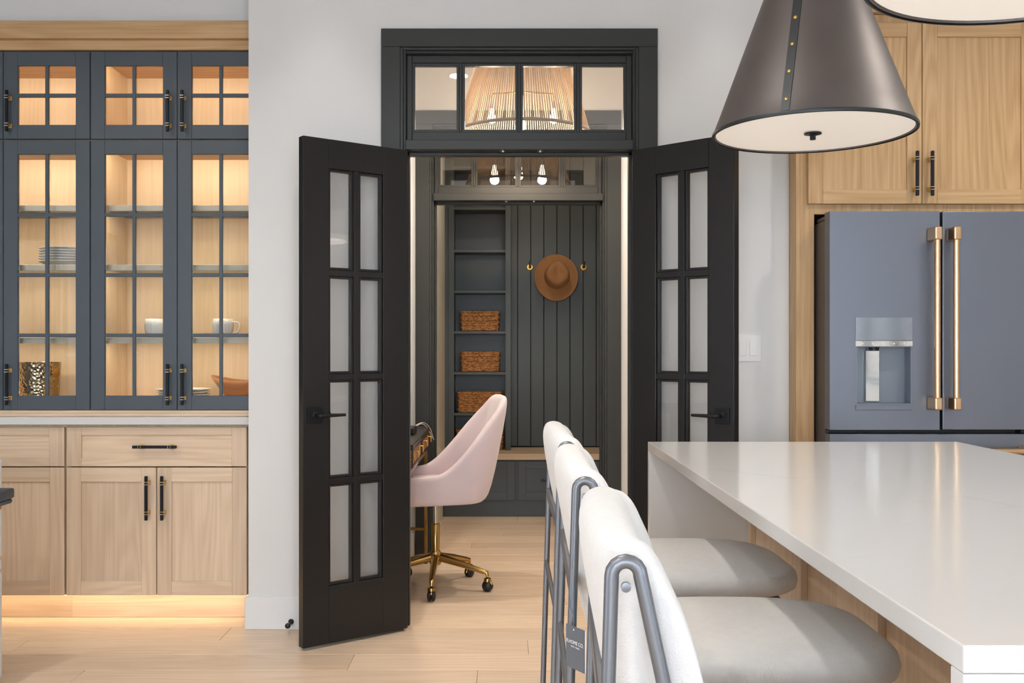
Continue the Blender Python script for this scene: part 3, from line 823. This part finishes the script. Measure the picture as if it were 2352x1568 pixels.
# ================================================================== STOOLS
def build_stool(x, y, rot, label):
    setframe(T(x, y, 0) @ RZ(rot))
    t = thing('bar_stool', (0, 0, 0), label, 'stool', 'white upholstered bar stools along the island')
    G = M['stoolmetal']
    r = .008
    # backrest: curved upholstered pad, rounded-rectangle plan
    hw_, rc, xr, xe = .243, .074, .004, .097
    L2, Lc, L1 = hw_ - rc, rc * PI / 2, xe - (xr + rc)
    tot = L2 + Lc + L1
    nt_, ns = 52, 20
    vs, fs = [], []
    for i in range(nt_ + 1):
        u = -1 + 2 * i / nt_
        sg = -1 if u < 0 else 1
        u = sg * abs(u) ** .85
        d = abs(u) * tot
        if d <= L2: cx, cy, nx, ny = xr, d, -1, 0
        elif d <= L2 + Lc:
            a = (d - L2) / rc
            cx, cy, nx, ny = xr + rc - rc * math.cos(a), hw_ - rc + rc * math.sin(a), -math.cos(a), math.sin(a)
        else: cx, cy, nx, ny = xr + rc + (d - L2 - Lc), hw_, 0, 1
        bow = .018 * (1 - (cy / hw_) ** 2)
        cx -= bow
        cy *= sg; ny *= sg
        e = max(0, 1 - (tot - d) / .075)
        zt = 1.036 - .026 * (cy / hw_) ** 2 - .15 * (1 - math.sqrt(max(0, 1 - e * e)))
        zb = .675 + .05 * (1 - math.sqrt(max(0, 1 - e * e)))
        thk = .060 + .024 * max(0, 1 - (cy / hw_) ** 2)
        e2 = max(0, 1 - (tot - d) / .03)
        thk *= .35 + .65 * math.sqrt(max(0, 1 - e2 * e2))
        hh, hz = (zt - zb) / 2, (zt + zb) / 2
        for k in range(ns):
            w_ = 2 * PI * k / ns
            oz = hh * sgnpow(math.sin(w_), .46)
            of = thk / 2 * sgnpow(math.cos(w_), .66) - thk / 2
            z = hz + oz
            vs.append((cx + nx * of - (.14 + .06 * (1 - (cy / hw_) ** 2)) * (z - .80), cy + ny * of, z))
    for i in range(nt_):
        for k in range(ns):
            k2 = (k + 1) % ns
            fs.append((i * ns + k, i * ns + k2, (i + 1) * ns + k2, (i + 1) * ns + k))
    fs.append(tuple(range(ns))); fs.append(tuple(range(nt_ * ns, (nt_ + 1) * ns)))
    pydata('backrest', t, vs, fs, M['boucle'], (0, 0, 0), True, None, 1)
    pv, pf = pillow_data(.275, .232, .046, 3.6, 3.0, 64, 14, .016)
    pydata('seat', t, pv, pf, M['boucle'], (.325, 0, .648))
    box('seat_frame', t, .09, .55, -.195, .195, .580, .6015, G, .004)
    for s in (-1, 1):
        yy = s * .2535
        path = [(-.045, yy, 0.002), (-.0155, yy, .985)]
        for k in range(1, 8):
            a = PI - PI * k / 8
            path.append((.0155 * math.cos(a), yy, .985 + .0155 * math.sin(a)))
        path += bend([(.0155, yy, .985), (.098, yy, .60), (.50, yy, .588), (.53, yy, .002)], .05)
        leg = tube('side_frame', t, path, r, G, 12)
        lathe('bolt', t, [(.0055, 0), (.0055, .006), (.003, .0065)], (0.0, s * .2475, .972), G, 12, RX(PI / 2 * (1 if s < 0 else -1)))
        lathe('foot_pad', leg, [(.009, 0), (.009, .004)], (-.045, yy, 0), M['plastic'], 12)
        lathe('foot_pad', leg, [(.009, 0), (.009, .004)], (.53, yy, 0), M['plastic'], 12)
    box('back_bar', t, -.027, -.017, -.246, .246, .795, .825, G, .002)
    tube('stretcher', t, [(-.028, -.246, .61), (-.028, .246, .61)], .0065, G, 10)
    tube('foot_rest', t, [(.521, -.246, .20), (.521, .246, .20)], .008, G, 10)
    tube('foot_rest', t, [(-.039, -.246, .20), (-.039, .246, .20)], .0065, G, 10)
    for s in (-1, 1):
        tube('side_stretcher', t, [(-.033, s * .2535, .20), (.515, s * .2535, .20)], .0065, G, 10)
        box('seat_bracket', t, .25, .31, min(s * .2, s * .248), max(s * .2, s * .248), .582, .596, G, .001)
    setframe()
    return t
s0 = build_stool(.1475, 1.31, math.radians(-3.5), 'white upholstered stool closest to the camera with its bolted frame loop showing')
copy_tree(s0, T(.148, 1.955, 0) @ RZ(math.radians(-1.5)), label='middle white upholstered stool with the hang tag on its leg')
copy_tree(s0, T(.152, 2.60, 0), label='white upholstered stool farthest down the island by the doorway')

# hang tag
setframe(T(.121, 1.658, .775) @ RZ(math.radians(-58)))
t = thing('hang_tag', (0, 0, 0), 'charcoal paper hang tag with white lettering tied to the middle stool', 'tag')
card = box('card', t, -.026, .026, -.0008, .0008, -.088, -.016, M['tag'], .0003)
box('card_back', card, -.026, .0285, .0010, .0016, -.0875, -.0165, M['tagwhite'], 0)
tube('twine', t, [(-.004, -.001, -.020), (-.001, -.001, 0), (.002, -.004, .016), (-.012, .006, .060)], .0007, M['twine'], 6)
tube('twine', t, [(-.003, -.001, -.020), (-.002, -.001, 0), (-.010, -.003, .016), (-.024, .004, .045)], .0007, M['twine'], 6)
lathe('eyelet', t, [(.0014, 0), (.0014, .0006)], (-.003, -.0008, -.0215), M['tagwhite'], 12, RX(PI / 2))
def lettering(name, parent, s, size, loc, m, rot):
    c = bpy.data.curves.new(name, 'FONT'); c.body = s; c.size = size; c.align_x = 'CENTER'; c.extrude = .0001
    tmp = bpy.data.objects.new('tmp', c); COL.objects.link(tmp)
    dg = bpy.context.evaluated_depsgraph_get()
    me = bpy.data.meshes.new_from_object(tmp.evaluated_get(dg))
    bpy.data.objects.remove(tmp)
    me.materials.clear(); me.materials.append(m)
    return mobj(name, me, parent, loc, None, False, rot)
lettering('lettering', card, 'R.HOME CO.', .0086, (.0005, -.0011, -.046), M['tagwhite'], RX(PI / 2))
lettering('lettering', card, 'LIVING + DESIGN', .0032, (.001, -.0011, -.0515), M['tagwhite'], RX(PI / 2))
setframe()

# ================================================================== KITCHEN PENDANTS
def kitchen_pendant(x, y, zr, label):
    setframe(T(x, y, zr))
    t = thing('pendant_lamp', (0, 0, 0), label, 'pendant lamp', 'conical pewter pendants over the island')
    R, hgt, rt = .307, .60, .088
    prof = [(R - .004, .0), (R + .002, .0), (R + .004, .004), (R + .001, .008)]
    prof += [(R + (rt - R) * k / 12, .008 + (hgt - .008) * k / 12) for k in range(1, 13)]
    prof += [(rt - .003, hgt), (R - .006, .010), (R - .004, 0)]
    lathe('shade', t, prof, (0, 0, 0), M['pewter'], 96, cap=False)
    lathe('rim_ring', t, [(R - .002, -.0035), (R + .004, -.0025), (R + .0052, .003), (R + .004, .0075), (R + .0032, .0078), (R + .0025, .001)], (0, 0, 0), M['strap'], 96, cap=False)
    lathe('diffuser', t, [(.001, .004), (R - .0075, .004), (R - .0075, .0065), (.001, .0065)], (0, 0, 0), M['diff'], 72, cap=False)
    lathe('finial', t, [(.001, -.020), (.009, -.020), (.009, -.006), (.027, -.003), (.027, .001), (.001, .003)], (0, 0, 0), M['black'], 32)
    lathe('shade_cap', t, [(rt + .004, hgt), (rt + .004, hgt + .03), (.03, hgt + .05), (.016, hgt + .09), (.001, hgt + .09)], (0, 0, 0), M['strap'], 40)
    tube('stem', t, [(0, 0, hgt + .09), (0, 0, CEIL - zr - .02)], .007, M['strap'], 12)
    lathe('canopy', t, [(.001, 0), (.065, 0), (.065, -.018), (.02, -.028), (.001, -.03)], (0, 0, CEIL - zr - .0005), M['strap'], 32)
    # riveted straps
    sl = math.atan2(R - rt, hgt - .008)
    for ang in (math.radians(-122), math.radians(58)):
        vs, fs = [], []
        for k in range(13):
            f = k / 12
            z = .009 + f * (hgt - .012)
            rr = R + (rt - R) * (z - .008) / (hgt - .008)
            w = .0125
            for off, sx in ((.0006, -1), (.0032, -1), (.0032, 1), (.0006, 1)):
                da = sx * w / rr
                vs.append(((rr + off) * math.cos(ang + da), (rr + off) * math.sin(ang + da), z))
        for k in range(12):
            for q in range(4):
                q2 = (q + 1) % 4
                fs.append((k * 4 + q, k * 4 + q2, (k + 1) * 4 + q2, (k + 1) * 4 + q))
        fs += [(0, 1, 2, 3), (48, 49, 50, 51)]
        st = pydata('strap', t, vs, fs, M['strap'], (0, 0, 0), False)
        z = .045
        while z < hgt - .02:
            rr = R + (rt - R) * (z - .008) / (hgt - .008) + .003
            nrm = RZ(ang) @ RY(PI / 2 - sl * 1.0 + 0.0)
            lathe('rivet', st, [(.0058, -.001), (.0055, .002), (.003, .0042), (.0005, .0045)], (rr * math.cos(ang), rr * math.sin(ang), z), M['brass'], 14, RZ(ang) @ RY(PI / 2 - sl))
            z += .088
    l = bpy.data.lights.new('pendant_glow', 'AREA'); l.shape = 'DISK'; l.size = .5; l.energy = 1.6; l.color = (1, .88, .74)
    o = bpy.data.objects.new('pendant_glow', l); COL.objects.link(o); o.location = (x, y, zr - .024)
    setframe()
kitchen_pendant(.975, 3.09, 1.908, 'conical pewter pendant with riveted strap hanging clear in front of the oak cabinet')
kitchen_pendant(.965, 1.74, 1.908, 'conical pewter pendant cropped at the top of the frame, only its rim showing')

# ================================================================== STUDY
# rope pendant
PX, PY, PZ = .098, 5.06, 2.335
setframe(T(PX, PY, PZ))
t = thing('rope_pendant', (0, 0, 0), 'jute string cone pendant glowing behind the transom', 'pendant lamp')
R0, R1, HH = .347, .215, .46
vs, fs = [], []
NC = 156
for k in range(NC):
    a = 2 * PI * k / NC
    p0 = Vector((R0 * math.cos(a), R0 * math.sin(a), 0)); p1 = Vector((R1 * math.cos(a), R1 * math.sin(a), HH))
    v, f = tube_data([p0, p0.lerp(p1, .5), p1], .0027, 5)
    b0 = len(vs); vs += v; fs += [tuple(i + b0 for i in q) for q in f]
props(pydata('string_shade', t, vs, fs, M['rope'], (0, 0, 0)), kind='stuff')
tube('bottom_ring', t, [(R0 * math.cos(2 * PI * k / 64), R0 * math.sin(2 * PI * k / 64), 0) for k in range(64)], .009, M['ropering'], 10, True)
tube('top_ring', t, [(R1 * math.cos(2 * PI * k / 48), R1 * math.sin(2 * PI * k / 48), HH) for k in range(48)], .007, M['ropering'], 8, True)
for k in range(3):
    a = k * 2 * PI / 3 + .3
    tube('spoke', t, [(0, 0, HH), (R1 * math.cos(a), R1 * math.sin(a), HH)], .004, M['black'], 8)
tube('stem', t, [(0, 0, .20), (0, 0, CEIL - PZ - .03)], .008, M['black'], 10)
lathe('canopy', t, [(.001, 0), (.07, 0), (.07, -.02), (.001, -.028)], (0, 0, CEIL - PZ - .0005), M['black'], 32)
for k in range(3):
    a = (0.0, PI * .5, PI)[k]
    bx_, by_ = .16 * math.cos(a), .16 * math.sin(a)
    arm = tube('lamp_arm', t, bend([(0, 0, .22), (bx_, by_, .21), (bx_, by_, .17)], .03), .0035, M['gold'], 8)
    lathe('socket', arm, [(.012, 0), (.012, -.04), (.001, -.04)], (bx_, by_, .172), M['whitein'], 16)
    lathe('bulb', arm, [(.001, 0), (.012, -.004), (.012, -.02), (.022, -.05), (.02, -.066), (.001, -.075)], (bx_, by_, .132), M['bulb'], 20)
    l = bpy.data.lights.new('bulb_light', 'POINT'); l.energy = 9; l.color = (1, .79, .58); l.shadow_soft_size = .03
    o = bpy.data.objects.new('bulb_light', l); COL.objects.link(o); o.location = (PX + bx_, PY + by_, PZ + .03)
setframe()

# desk
DXF, DY0, DY1 = -.425, 4.545, 5.62
t = thing('writing_desk', (-.72, 5.08, 0), 'black desk with woven rattan drawer fronts and gold legs', 'desk')
box('desk_top', t, -1.03, DXF + .006, DY0 - .006, DY1 + .006, .762, .785, M['deskwood'], .002)
boxes('apron', t, [(-1.02, DXF - .012, DY0, DY0 + .018, .655, .7618), (-1.02, DXF - .012, DY1 - .018, DY1, .655, .7618), (-1.02, -1.0, DY0 + .018, DY1 - .018, .655, .7618), (-1.0, DXF - .012, DY0 + .018, DY1 - .018, .655, .668)], M['deskwood'], .001)
nd = 2
dl_ = (DY1 - DY0 - .01) / nd
for k in range(nd):
    y0, y1 = DY0 + .005 + k * dl_ + .004, DY0 + .005 + (k + 1) * dl_ - .004
    d = box('drawer', t, DXF - .0118, DXF - .003, y0, y1, .674, .759, M['rattan'], .001)
    boxes('drawer_frame', d, [(DXF - .0029, DXF + .003, y0, y1, .674, .682), (DXF - .0029, DXF + .003, y0, y1, .752, .759), (DXF - .0029, DXF + .003, y0, y0 + .01, .682, .752), (DXF - .0029, DXF + .003, y1 - .01, y1, .682, .752)], M['deskwood'])
    for f in (.25, .75):
        yk = y0 + (y1 - y0) * f
        box('knob_plate', d, DXF - .0029, DXF + .001, yk - .010, yk + .010, .694, .742, M['brass'], .001)
        tube('knob', d, bend([(DXF + .001, yk, .738), (DXF + .018, yk, .738), (DXF + .018, yk, .708)], .006, 4), .0035, M['brass'], 8)
box('gold_rail', t, DXF - .03, DXF - .012, DY0, DY1, .640, .6545, M['gold'], .001)
for (lx, ly) in ((DXF - .021, DY0 + .009), (DXF - .021, DY1 - .009), (-1.01, DY0 + .009), (-1.01, DY1 - .009)):
    lg = box('leg', t, lx - .009, lx + .009, ly - .009, ly + .009, .006, .6398, M['gold'], .001)
    box('foot_cap', lg, lx - .0095, lx + .0095, ly - .0095, ly + .0095, 0, .0058, M['plastic'], 0)
for ly in (DY0 + .009, DY1 - .009):
    box('end_stretcher', t, -1.0, DXF - .031, ly - .008, ly + .008, .19, .206, M['gold'], .001)
props(box('router', None, -.68, -.462, 5.02, 5.22, .7855, .82, M['plastic'], .006, 2), 'flat black electronics box on the desk', 'electronics')
t = thing('cable', (-.47, 5.4, .79), 'thin white cable looping over the end of the desk', 'cable')
tube('cord', t, bend([(-.60, 5.26, .788), (-.50, 5.40, .79), (-.46, 5.45, .815), (-.432, 5.53, .79), (-.405, 5.565, .72)], .06, 8), .0022, M['cable'], 8)
tube('cord', t, bend([(-.60, 5.28, .788), (-.51, 5.42, .79), (-.455, 5.48, .822), (-.420, 5.55, .79), (-.398, 5.575, .71)], .06, 8), .0022, M['cable'], 8)
props(tube('wall_cable', None, bend([(-.60, 5.765, 1.0), (-.56, 5.765, 1.01), (-.545, 5.765, .96), (-.57, 5.765, .86), (-.575, 5.765, .79)], .03), .003, M['cable'], 8), 'grey cable curling down the study wall above the desk', 'cable')

# office chair
CXc, CYc = -.352, 5.05
setframe(T(CXc, CYc, 0) @ RZ(math.radians(14)))
t = thing('office_chair', (0, 0, 0), 'blush velvet swivel chair on brass castors at the desk', 'chair')
# tub shell: path around sides and back, open to -x
vs, fs = [], []
NP, NSEC = 40, 12
xf, xb_, hw = -.235, .262, .245
def tubpath(u):
    # u in [-1,1]; near side (-y) to far side (+y)
    s = abs(u); sg = -1 if u < 0 else 1
    L1, rc = (xb_ - .15) - xf, .15
    Lc = rc * PI / 2; L2 = hw - rc
    tot = L1 + Lc + L2
    d = (1 - s) * tot
    if d <= L1: p = (xf + d, hw); nrm = (0, 1)
    elif d <= L1 + Lc:
        a = (d - L1) / rc
        p = (xb_ - rc + rc * math.sin(a), hw - rc + rc * math.cos(a)); nrm = (math.sin(a), math.cos(a))
    else: p = (xb_, hw - rc - (d - L1 - Lc)); nrm = (1, 0)
    return p[0], p[1] * sg, nrm[0], nrm[1] * sg, d / tot
for i in range(NP + 1):
    u = -1 + 2 * i / NP
    x, y_, nx, ny, q = tubpath(u)
    sm = min(1, max(0, (q - .30) / .52)); sm = sm * sm * (3 - 2 * sm)
    zt = .595 + .03 * q + (.985 - .615) * sm
    zb = .452
    thk = .052
    bs = min(1, max(0, (q - .35) / .35))
    for k in range(NSEC):
        a = 2 * PI * k / NSEC
        oz = (zt - zb) / 2 * sgnpow(math.sin(a), .35); of = thk / 2 * sgnpow(math.cos(a), .6) - thk / 2
        z = (zt + zb) / 2 + oz
        lean = .20 * (z - zb) * bs
        tp = 1 - .06 * max(0, (z - .62) / .36) * bs
        ty = (y_ + ny * of) * tp
        ins = -.022 * max(0, 1 - (z - zb) / .09) ** 2 * bs
        vs.append((x + nx * of + lean + ins * nx, ty + ins * .4 * ny * 0, z))
for i in range(NP):
    for k in range(NSEC):
        k2 = (k + 1) % NSEC
        fs.append((i * NSEC + k, i * NSEC + k2, (i + 1) * NSEC + k2, (i + 1) * NSEC + k))
fs.append(tuple(range(NSEC))); fs.append(tuple(range(NP * NSEC, (NP + 1) * NSEC)))
pydata('tub_shell', t, vs, fs, M['pink'], (0, 0, 0), True, None, 1)
pv, pf = pillow_data(.245, .205, .055, 6, 3, 48, 12, .012)
pydata('seat_cushion', t, pv, pf, M['pink'], (-.02, 0, .505))
box('under_plate', t, -.12, .12, -.10, .10, .434, .4495, M['plastic'], .003)
lathe('gas_lift', t, [(.013, .32), (.013, .434)], (0, 0, 0), M['silver'], 20)
lathe('column', t, [(.021, .165), (.021, .325), (.017, .33)], (0, 0, 0), M['gold'], 24)
lathe('hub', t, [(.026, .118), (.032, .13), (.032, .175), (.022, .19)], (0, 0, 0), M['gold'], 24)
for k in range(5):
    a = math.radians(-32 + 72 * k)
    ca, sa = math.cos(a), math.sin(a)
    pts = [(.026 * ca, .026 * sa, .155), (.15 * ca, .15 * sa, .128), (.262 * ca, .262 * sa, .098), (.280 * ca, .280 * sa, .094), (.284 * ca, .284 * sa, .075)]
    arm = tube('base_arm', t, pts, [.021, .017, .0125, .011, .009], M['gold'], 12)
    cxk, cyk = .284 * ca, .284 * sa
    lathe('castor_yoke', arm, [(.009, .0), (.009, .018), (.018, .014), (.020, 0)], (cxk, cyk, .052), M['gold'], 16)
    for q in (-1, 1):
        vv, ff = lathe_data([(.001, 0), (.016, .0), (.025, .004), (.0265, .010), (.022, .016), (.010, .020), (.001, .021)], 24, False)
        pydata('castor_wheel', arm, vv, ff, M['plastic'], (cxk + sa * .001 * q, cyk - ca * .001 * q, .0268), True, RZ(a) @ RX(PI / 2 * q))
    tube('castor_band', arm, [(cxk + .0245 * ca * math.cos(v) , cyk + .0245 * sa * math.cos(v), .0268 + .0265 * math.sin(v)) for v in [PI * .1 + PI * .9 * j / 10 for j in range(11)]], .005, M['gold'], 8)
setframe()

# ================================================================== MUDROOM
t = thing('mudroom_bench', (.3, 7.4, 0), 'slate bench with oak seat and panelled drawers under the hat', 'bench')
box('base', t, -.444, 1.19, 7.17, 7.63, .001, .417, M['mudd'], 0)
box('seat_board', t, -.444, 1.195, 7.14, 7.6315, .4175, .461, M['oakh'], .003)
for (x0, x1) in ((-.435, .083), (.105, .62), (.642, 1.18)):
    shaker('drawer', t, x0, x1, .124, .407, 7.15, .058, M['mudd'], M['mudd'], M['mudd'], th=.0195, rl=.055)
    xc = (x0 + x1) / 2
    hd = box('handle', t, xc - .09 - .0, xc + .09, 7.118, 7.128, .262, .274, M['black'], .002)
    for s in (-1, 1): box('post', hd, xc + s * .07 - .005, xc + s * .07 + .005, 7.128, 7.158, .263, .273, M['black'], 0)
t = thing('shelf_tower', (-.18, 7.5, .461), 'tall open slate shelving holding woven baskets', 'shelving')
box('side_panel', t, -.418, -.375, 7.40, 7.631, .4615, 2.95, M['mud'], .001)
box('side_panel', t, .013, .053, 7.40, 7.631, .4615, 2.95, M['mud'], .001)
box('back_panel', t, -.375, .013, 7.622, 7.631, .4615, 2.95, M['mudd'], 0)
for z in (.735, 1.044, 1.353, 1.66, 1.968, 2.29, 2.60):
    box('shelf', t, -.3748, .0128, 7.403, 7.6215, z - .012, z + .008, M['mud'], .001)
box('top_panel', t, -.3748, .0128, 7.403, 7.6215, 2.93, 2.95, M['mud'], .001)
props(box('filler_strip', None, -.4445, -.4185, 7.41, 7.63, .4615, 2.95, M['mud'], 0), 'narrow slate filler strip beside the shelving', kind='structure')

def basket(x0, x1, z0, h, label, braid):
    d0, d1 = 7.408, 7.60
    t = thing('woven_basket', ((x0 + x1) / 2, 7.5, z0), label, 'basket', 'woven baskets on the slate shelves')
    cx = (x0 + x1) / 2; cy = (d0 + d1) / 2; a, b_ = (x1 - x0) / 2 - .006, (d1 - d0) / 2 - .006
    rows = max(7, int(h / .0165)); NN = 120
    vs, fs = [], []
    per = []
    for i in range(NN):
        u = 2 * PI * i / NN
        px_, py_ = sgnpow(math.cos(u), .22), sgnpow(math.sin(u), .22)
        per.append((a * px_, b_ * py_, math.cos(u), math.sin(u)))
    # arc-length parameter
    arc = [0]
    for i in range(1, NN): arc.append(arc[-1] + math.hypot(per[i][0] - per[i - 1][0], per[i][1] - per[i - 1][1]))
    SUB = 4
    for j in range(rows * SUB + 1):
        z = h * j / (rows * SUB)
        r_ = j // SUB; ph = (j % SUB) / SUB
        for i in range(NN):
            wv = math.sin(arc[i] / .017 + (r_ % 2) * PI) if not braid else math.sin(arc[i] / .011 + (1 if r_ % 2 else -1) * ph * 2.2)
            dsp = .0045 * abs(math.sin(PI * ph)) + .0045 * wv * math.sin(PI * ph)
            x_, y_, nx, ny = per[i]
            tp = 1 + .03 * (z / h - 1)
            vs.append((x_ * tp + nx * dsp, y_ * tp + ny * dsp, z))
    m = rows * SUB
    for j in range(m):
        for i in range(NN):
            k = (i + 1) % NN
            fs.append((j * NN + i, j * NN + k, (j + 1) * NN + k, (j + 1) * NN + i))
    fs.append(tuple(range(NN)))
    pydata('weave', t, vs, fs, M['wicker'], (cx, cy, z0 + .001))
    tube('rim', t, [(cx + p[0], cy + p[1], z0 + h) for p in per], .006, M['wicker'], 8, True)
    fl_ = box('liner', t, cx - a * .93, cx + a * .93, cy - b_ * .93, cy + b_ * .93, z0 + .002, z0 + h * .6, M['rattan'], 0)
basket(-.333, -.029, 1.3615, .146, 'woven basket on the topmost used shelf, highest of the baskets', False)
basket(-.330, -.026, 1.0525, .148, 'woven basket second from the top on the slate shelving', True)
basket(-.356, -.007, .7435, .152, 'woven basket just above the office chair back', True)
basket(-.366, .004, .462, .150, 'woven basket on the bench mostly hidden by the office chair', False)

def coat_hook(x, label):
    t = thing('coat_hook', (x, 7.63, 1.863), label, 'coat hook', 'brass coat hooks on the panelling')
    lathe('rose', t, [(.001, .010), (.022, .010), (.028, .004), (.028, 0)], (x, 7.6318, 1.863), M['brass'], 32, RX(PI / 2))
    box('peg', t, x - .0095, x + .0095, 7.56, 7.622, 1.852, 1.871, M['black'], .002)
    box('peg_tip', t, x - .0095, x + .0095, 7.553, 7.5598, 1.852, 1.902, M['black'], .002)
coat_hook(.203, 'brass and black coat hook beside the shelving side of the hat')
coat_hook(.620, 'brass and black coat hook beside the doorway side of the hat')
coat_hook(.411, 'brass and black coat hook that the hat hangs from')

# hat
setframe(T(.404, 7.585, 1.777) @ RX(math.radians(-6)))
t = thing('felt_hat', (0, 0, 0), 'tan wide-brimmed felt hat hanging on the panelled wall', 'hat')
n = 72; vs, fs = [], []
prof = []
for k in range(9):   # brim from edge to crown base
    f = k / 8
    prof.append(('b', f))
crown = [(1.0, .004), (.985, .02), (.95, .05), (.92, .078), (.86, .098), (.72, .108), (.5, .106), (.28, .098), (.1, .093), (.01, .092)]
for j, (kind, f) in enumerate(prof):
    for i in range(n):
        a = 2 * PI * i / n
        ex, ez = .168, .184
        cxr, czr = .094, .096 + (.012 if math.sin(a) > 0 else 0) * abs(math.sin(a)) ** 3
        X_ = (ex * (1 - f) + cxr * f) * math.cos(a) + .008 * f
        Z_ = (ez * (1 - f) + czr * f) * math.sin(a) + .012 * f
        curl = (1 - f) ** 2
        Y_ = -.004 - .030 * curl * abs(math.cos(a)) ** 1.5 + .012 * curl * abs(math.sin(a)) - (.006 * (1 - f) if f > 0 else .012)
        vs.append((X_, Y_, Z_))
for j, (rk, hgt) in enumerate(crown):
    for i in range(n):
        a = 2 * PI * i / n
        pinch = 1 - .10 * max(0, math.sin(a)) * abs(math.cos(a)) * 2 * (hgt / .1)
        cxr, czr = .094 * pinch, (.096 + (.012 if math.sin(a) > 0 else 0) * abs(math.sin(a)) ** 3)
        dent = .012 * math.exp(-((math.cos(a) * rk) ** 2) / .06) * (1 if hgt > .085 else 0) * (1 - rk * .6)
        vs.append((cxr * rk * math.cos(a) + .008, -hgt + dent - .004, czr * rk * math.sin(a) + .012 + .006 * hgt / .1))
tot = len(prof) + len(crown)
for j in range(tot - 1):
    for i in range(n):
        k = (i + 1) % n
        fs.append((j * n + i, j * n + k, (j + 1) * n + k, (j + 1) * n + i))
fs.append(tuple(range((tot - 1) * n, tot * n)))
ho = pydata('brim_and_crown', t, vs, fs, M['felt'], (0, 0, 0))
sm_ = ho.modifiers.new('thick', 'SOLIDIFY'); sm_.thickness = .004
bpts = []
for i in range(n):
    a = 2 * PI * i / n
    czr = .0965 + (.012 if math.sin(a) > 0 else 0) * abs(math.sin(a)) ** 3
    bpts.append((.0952 * math.cos(a) + .008, -.016, czr * math.sin(a) + .0125))
vs, fs = [], []
for i, p in enumerate(bpts):
    vs += [(p[0] * 1.0, -.008, p[2]), (p[0], -.026, p[2]), (p[0] * .97 + .0003, -.026, (p[2] - .0125) * .97 + .0125), (p[0] * .97 + .0003, -.008, (p[2] - .0125) * .97 + .0125)]
for i in range(n):
    k = (i + 1) % n
    for q in range(4):
        q2 = (q + 1) % 4
        fs.append((i * 4 + q, i * 4 + q2, k * 4 + q2, k * 4 + q))
pydata('hat_band', t, vs, fs, M['feltband'], (0, 0, 0))
tube('brass_pin', t, [(-.066, -.024, .062), (-.046, -.024, .092)], .004, M['brass'], 8)
setframe()

# ================================================================== TABLE CORNER AT THE PICTURE EDGE
t = thing('dining_table', (-2.5, 2.6, 0), 'dark live-edge dining table, only its corner in view', 'table')
vs = []
prof = [(0, .765), (-.006, .768), (-.0, .768)]
def slab(name, x0, x1, y0, y1, z0, z1, m, bev):
    return box(name, t, x0, x1, y0, y1, z0, z1, m, bev, 3)
slab('table_top', -3.4, -1.622, 1.9, 3.25, .735, .768, M['table'], .006)
slab('live_edge', -3.395, -1.626, 1.905, 3.246, .718, .7345, M['table'], .007)
slab('underside', -3.37, -1.648, 1.93, 3.22, .700, .7175, M['tablelow'], .006)
for lx in (-3.2, -2.05):
    for ly in (2.05, 3.1):
        box('leg', t, lx - .04, lx + .04, ly - .04, ly + .04, .001, .6998, M['black'], .004)
t = thing('dining_chair', (-2.1, 3.6, 0), 'white slipcovered dining chair, a sliver behind the dark table', 'chair')
box('back', t, -2.31, -1.848, 3.545, 3.615, .46, .825, M['linen'], .012, 3)
box('skirt', t, -2.31, -1.848, 3.35, 3.615, .012, .41, M['linen'], .010, 2)
box('seat', t, -2.31, -1.848, 3.35, 3.615, .4105, .4595, M['linen'], .014, 3)
for lx in (-2.29, -1.87):
    for ly in (3.37, 3.59):
        box('foot', t, lx - .012, lx + .012, ly - .012, ly + .012, 0, .0118, M['plastic'], 0)

# ================================================================== ADDED CEILING DOWNLIGHTS, UNSEEN, TO BRIGHTEN THE ROOMS
def downlight(x, y, power, col, label, spread=150):  # unseen ceiling lamp added to brighten the space below
    t = thing('added_downlight', (x, y, CEIL - .001), label, 'downlight', 'added ceiling downlights')
    lathe('trim_ring', t, [(.062, 0), (.075, 0), (.075, -.006), (.060, -.006)], (x, y, CEIL - .0005), M['ceil'], 32, cap=False)
    lathe('lens', t, [(.001, -.002), (.0595, -.002), (.0595, -.004), (.001, -.004)], (x, y, CEIL - .0005), M['lens'], 32, cap=False)
    l = bpy.data.lights.new('downlight_fill', 'AREA'); l.shape = 'DISK'; l.size = .12; l.energy = power; l.color = col; l.spread = math.radians(spread)
    o = bpy.data.objects.new('downlight_fill', l); COL.objects.link(o); o.location = (x, y, CEIL - .012)
WARM = (1, .95, .88)
for (x, y, w_) in ((-2.2, 2.7, 'above the dark table'), (-.30, 2.2, 'between table and island'), (2.3, 2.9, 'before the refrigerator'), (-2.2, .2, 'beside the patio door'), (-1.1, .3, 'above the camera side'), (2.3, .2, 'over the kitchen side aisle')):
    downlight(x, y, 14, WARM, 'added round recessed kitchen ceiling downlight ' + w_)  # added overhead fill for even kitchen light
downlight(-.80, 4.06, .45, (1, .98, .95), 'added recessed downlight in the ceiling washing the wall by the glass cabinets', 62)  # added to light the wall behind the left door leaf
downlight(.93, 4.06, .45, (1, .98, .95), 'added recessed downlight in the ceiling washing the wall by the refrigerator', 62)  # added to light the wall behind the right door leaf
downlight(-.55, 5.1, 9, (1, .92, .82), 'added recessed downlight in the study ceiling above the desk', 115)  # added with the next one to brighten the study
downlight(.75, 5.1, 9, (1, .92, .82), 'added recessed downlight in the study ceiling away from the desk', 115)
downlight(.15, 6.55, 6, (1, .88, .72), 'added round recessed downlight in the mudroom ceiling')  # unseen lamp added for light in the mudroom
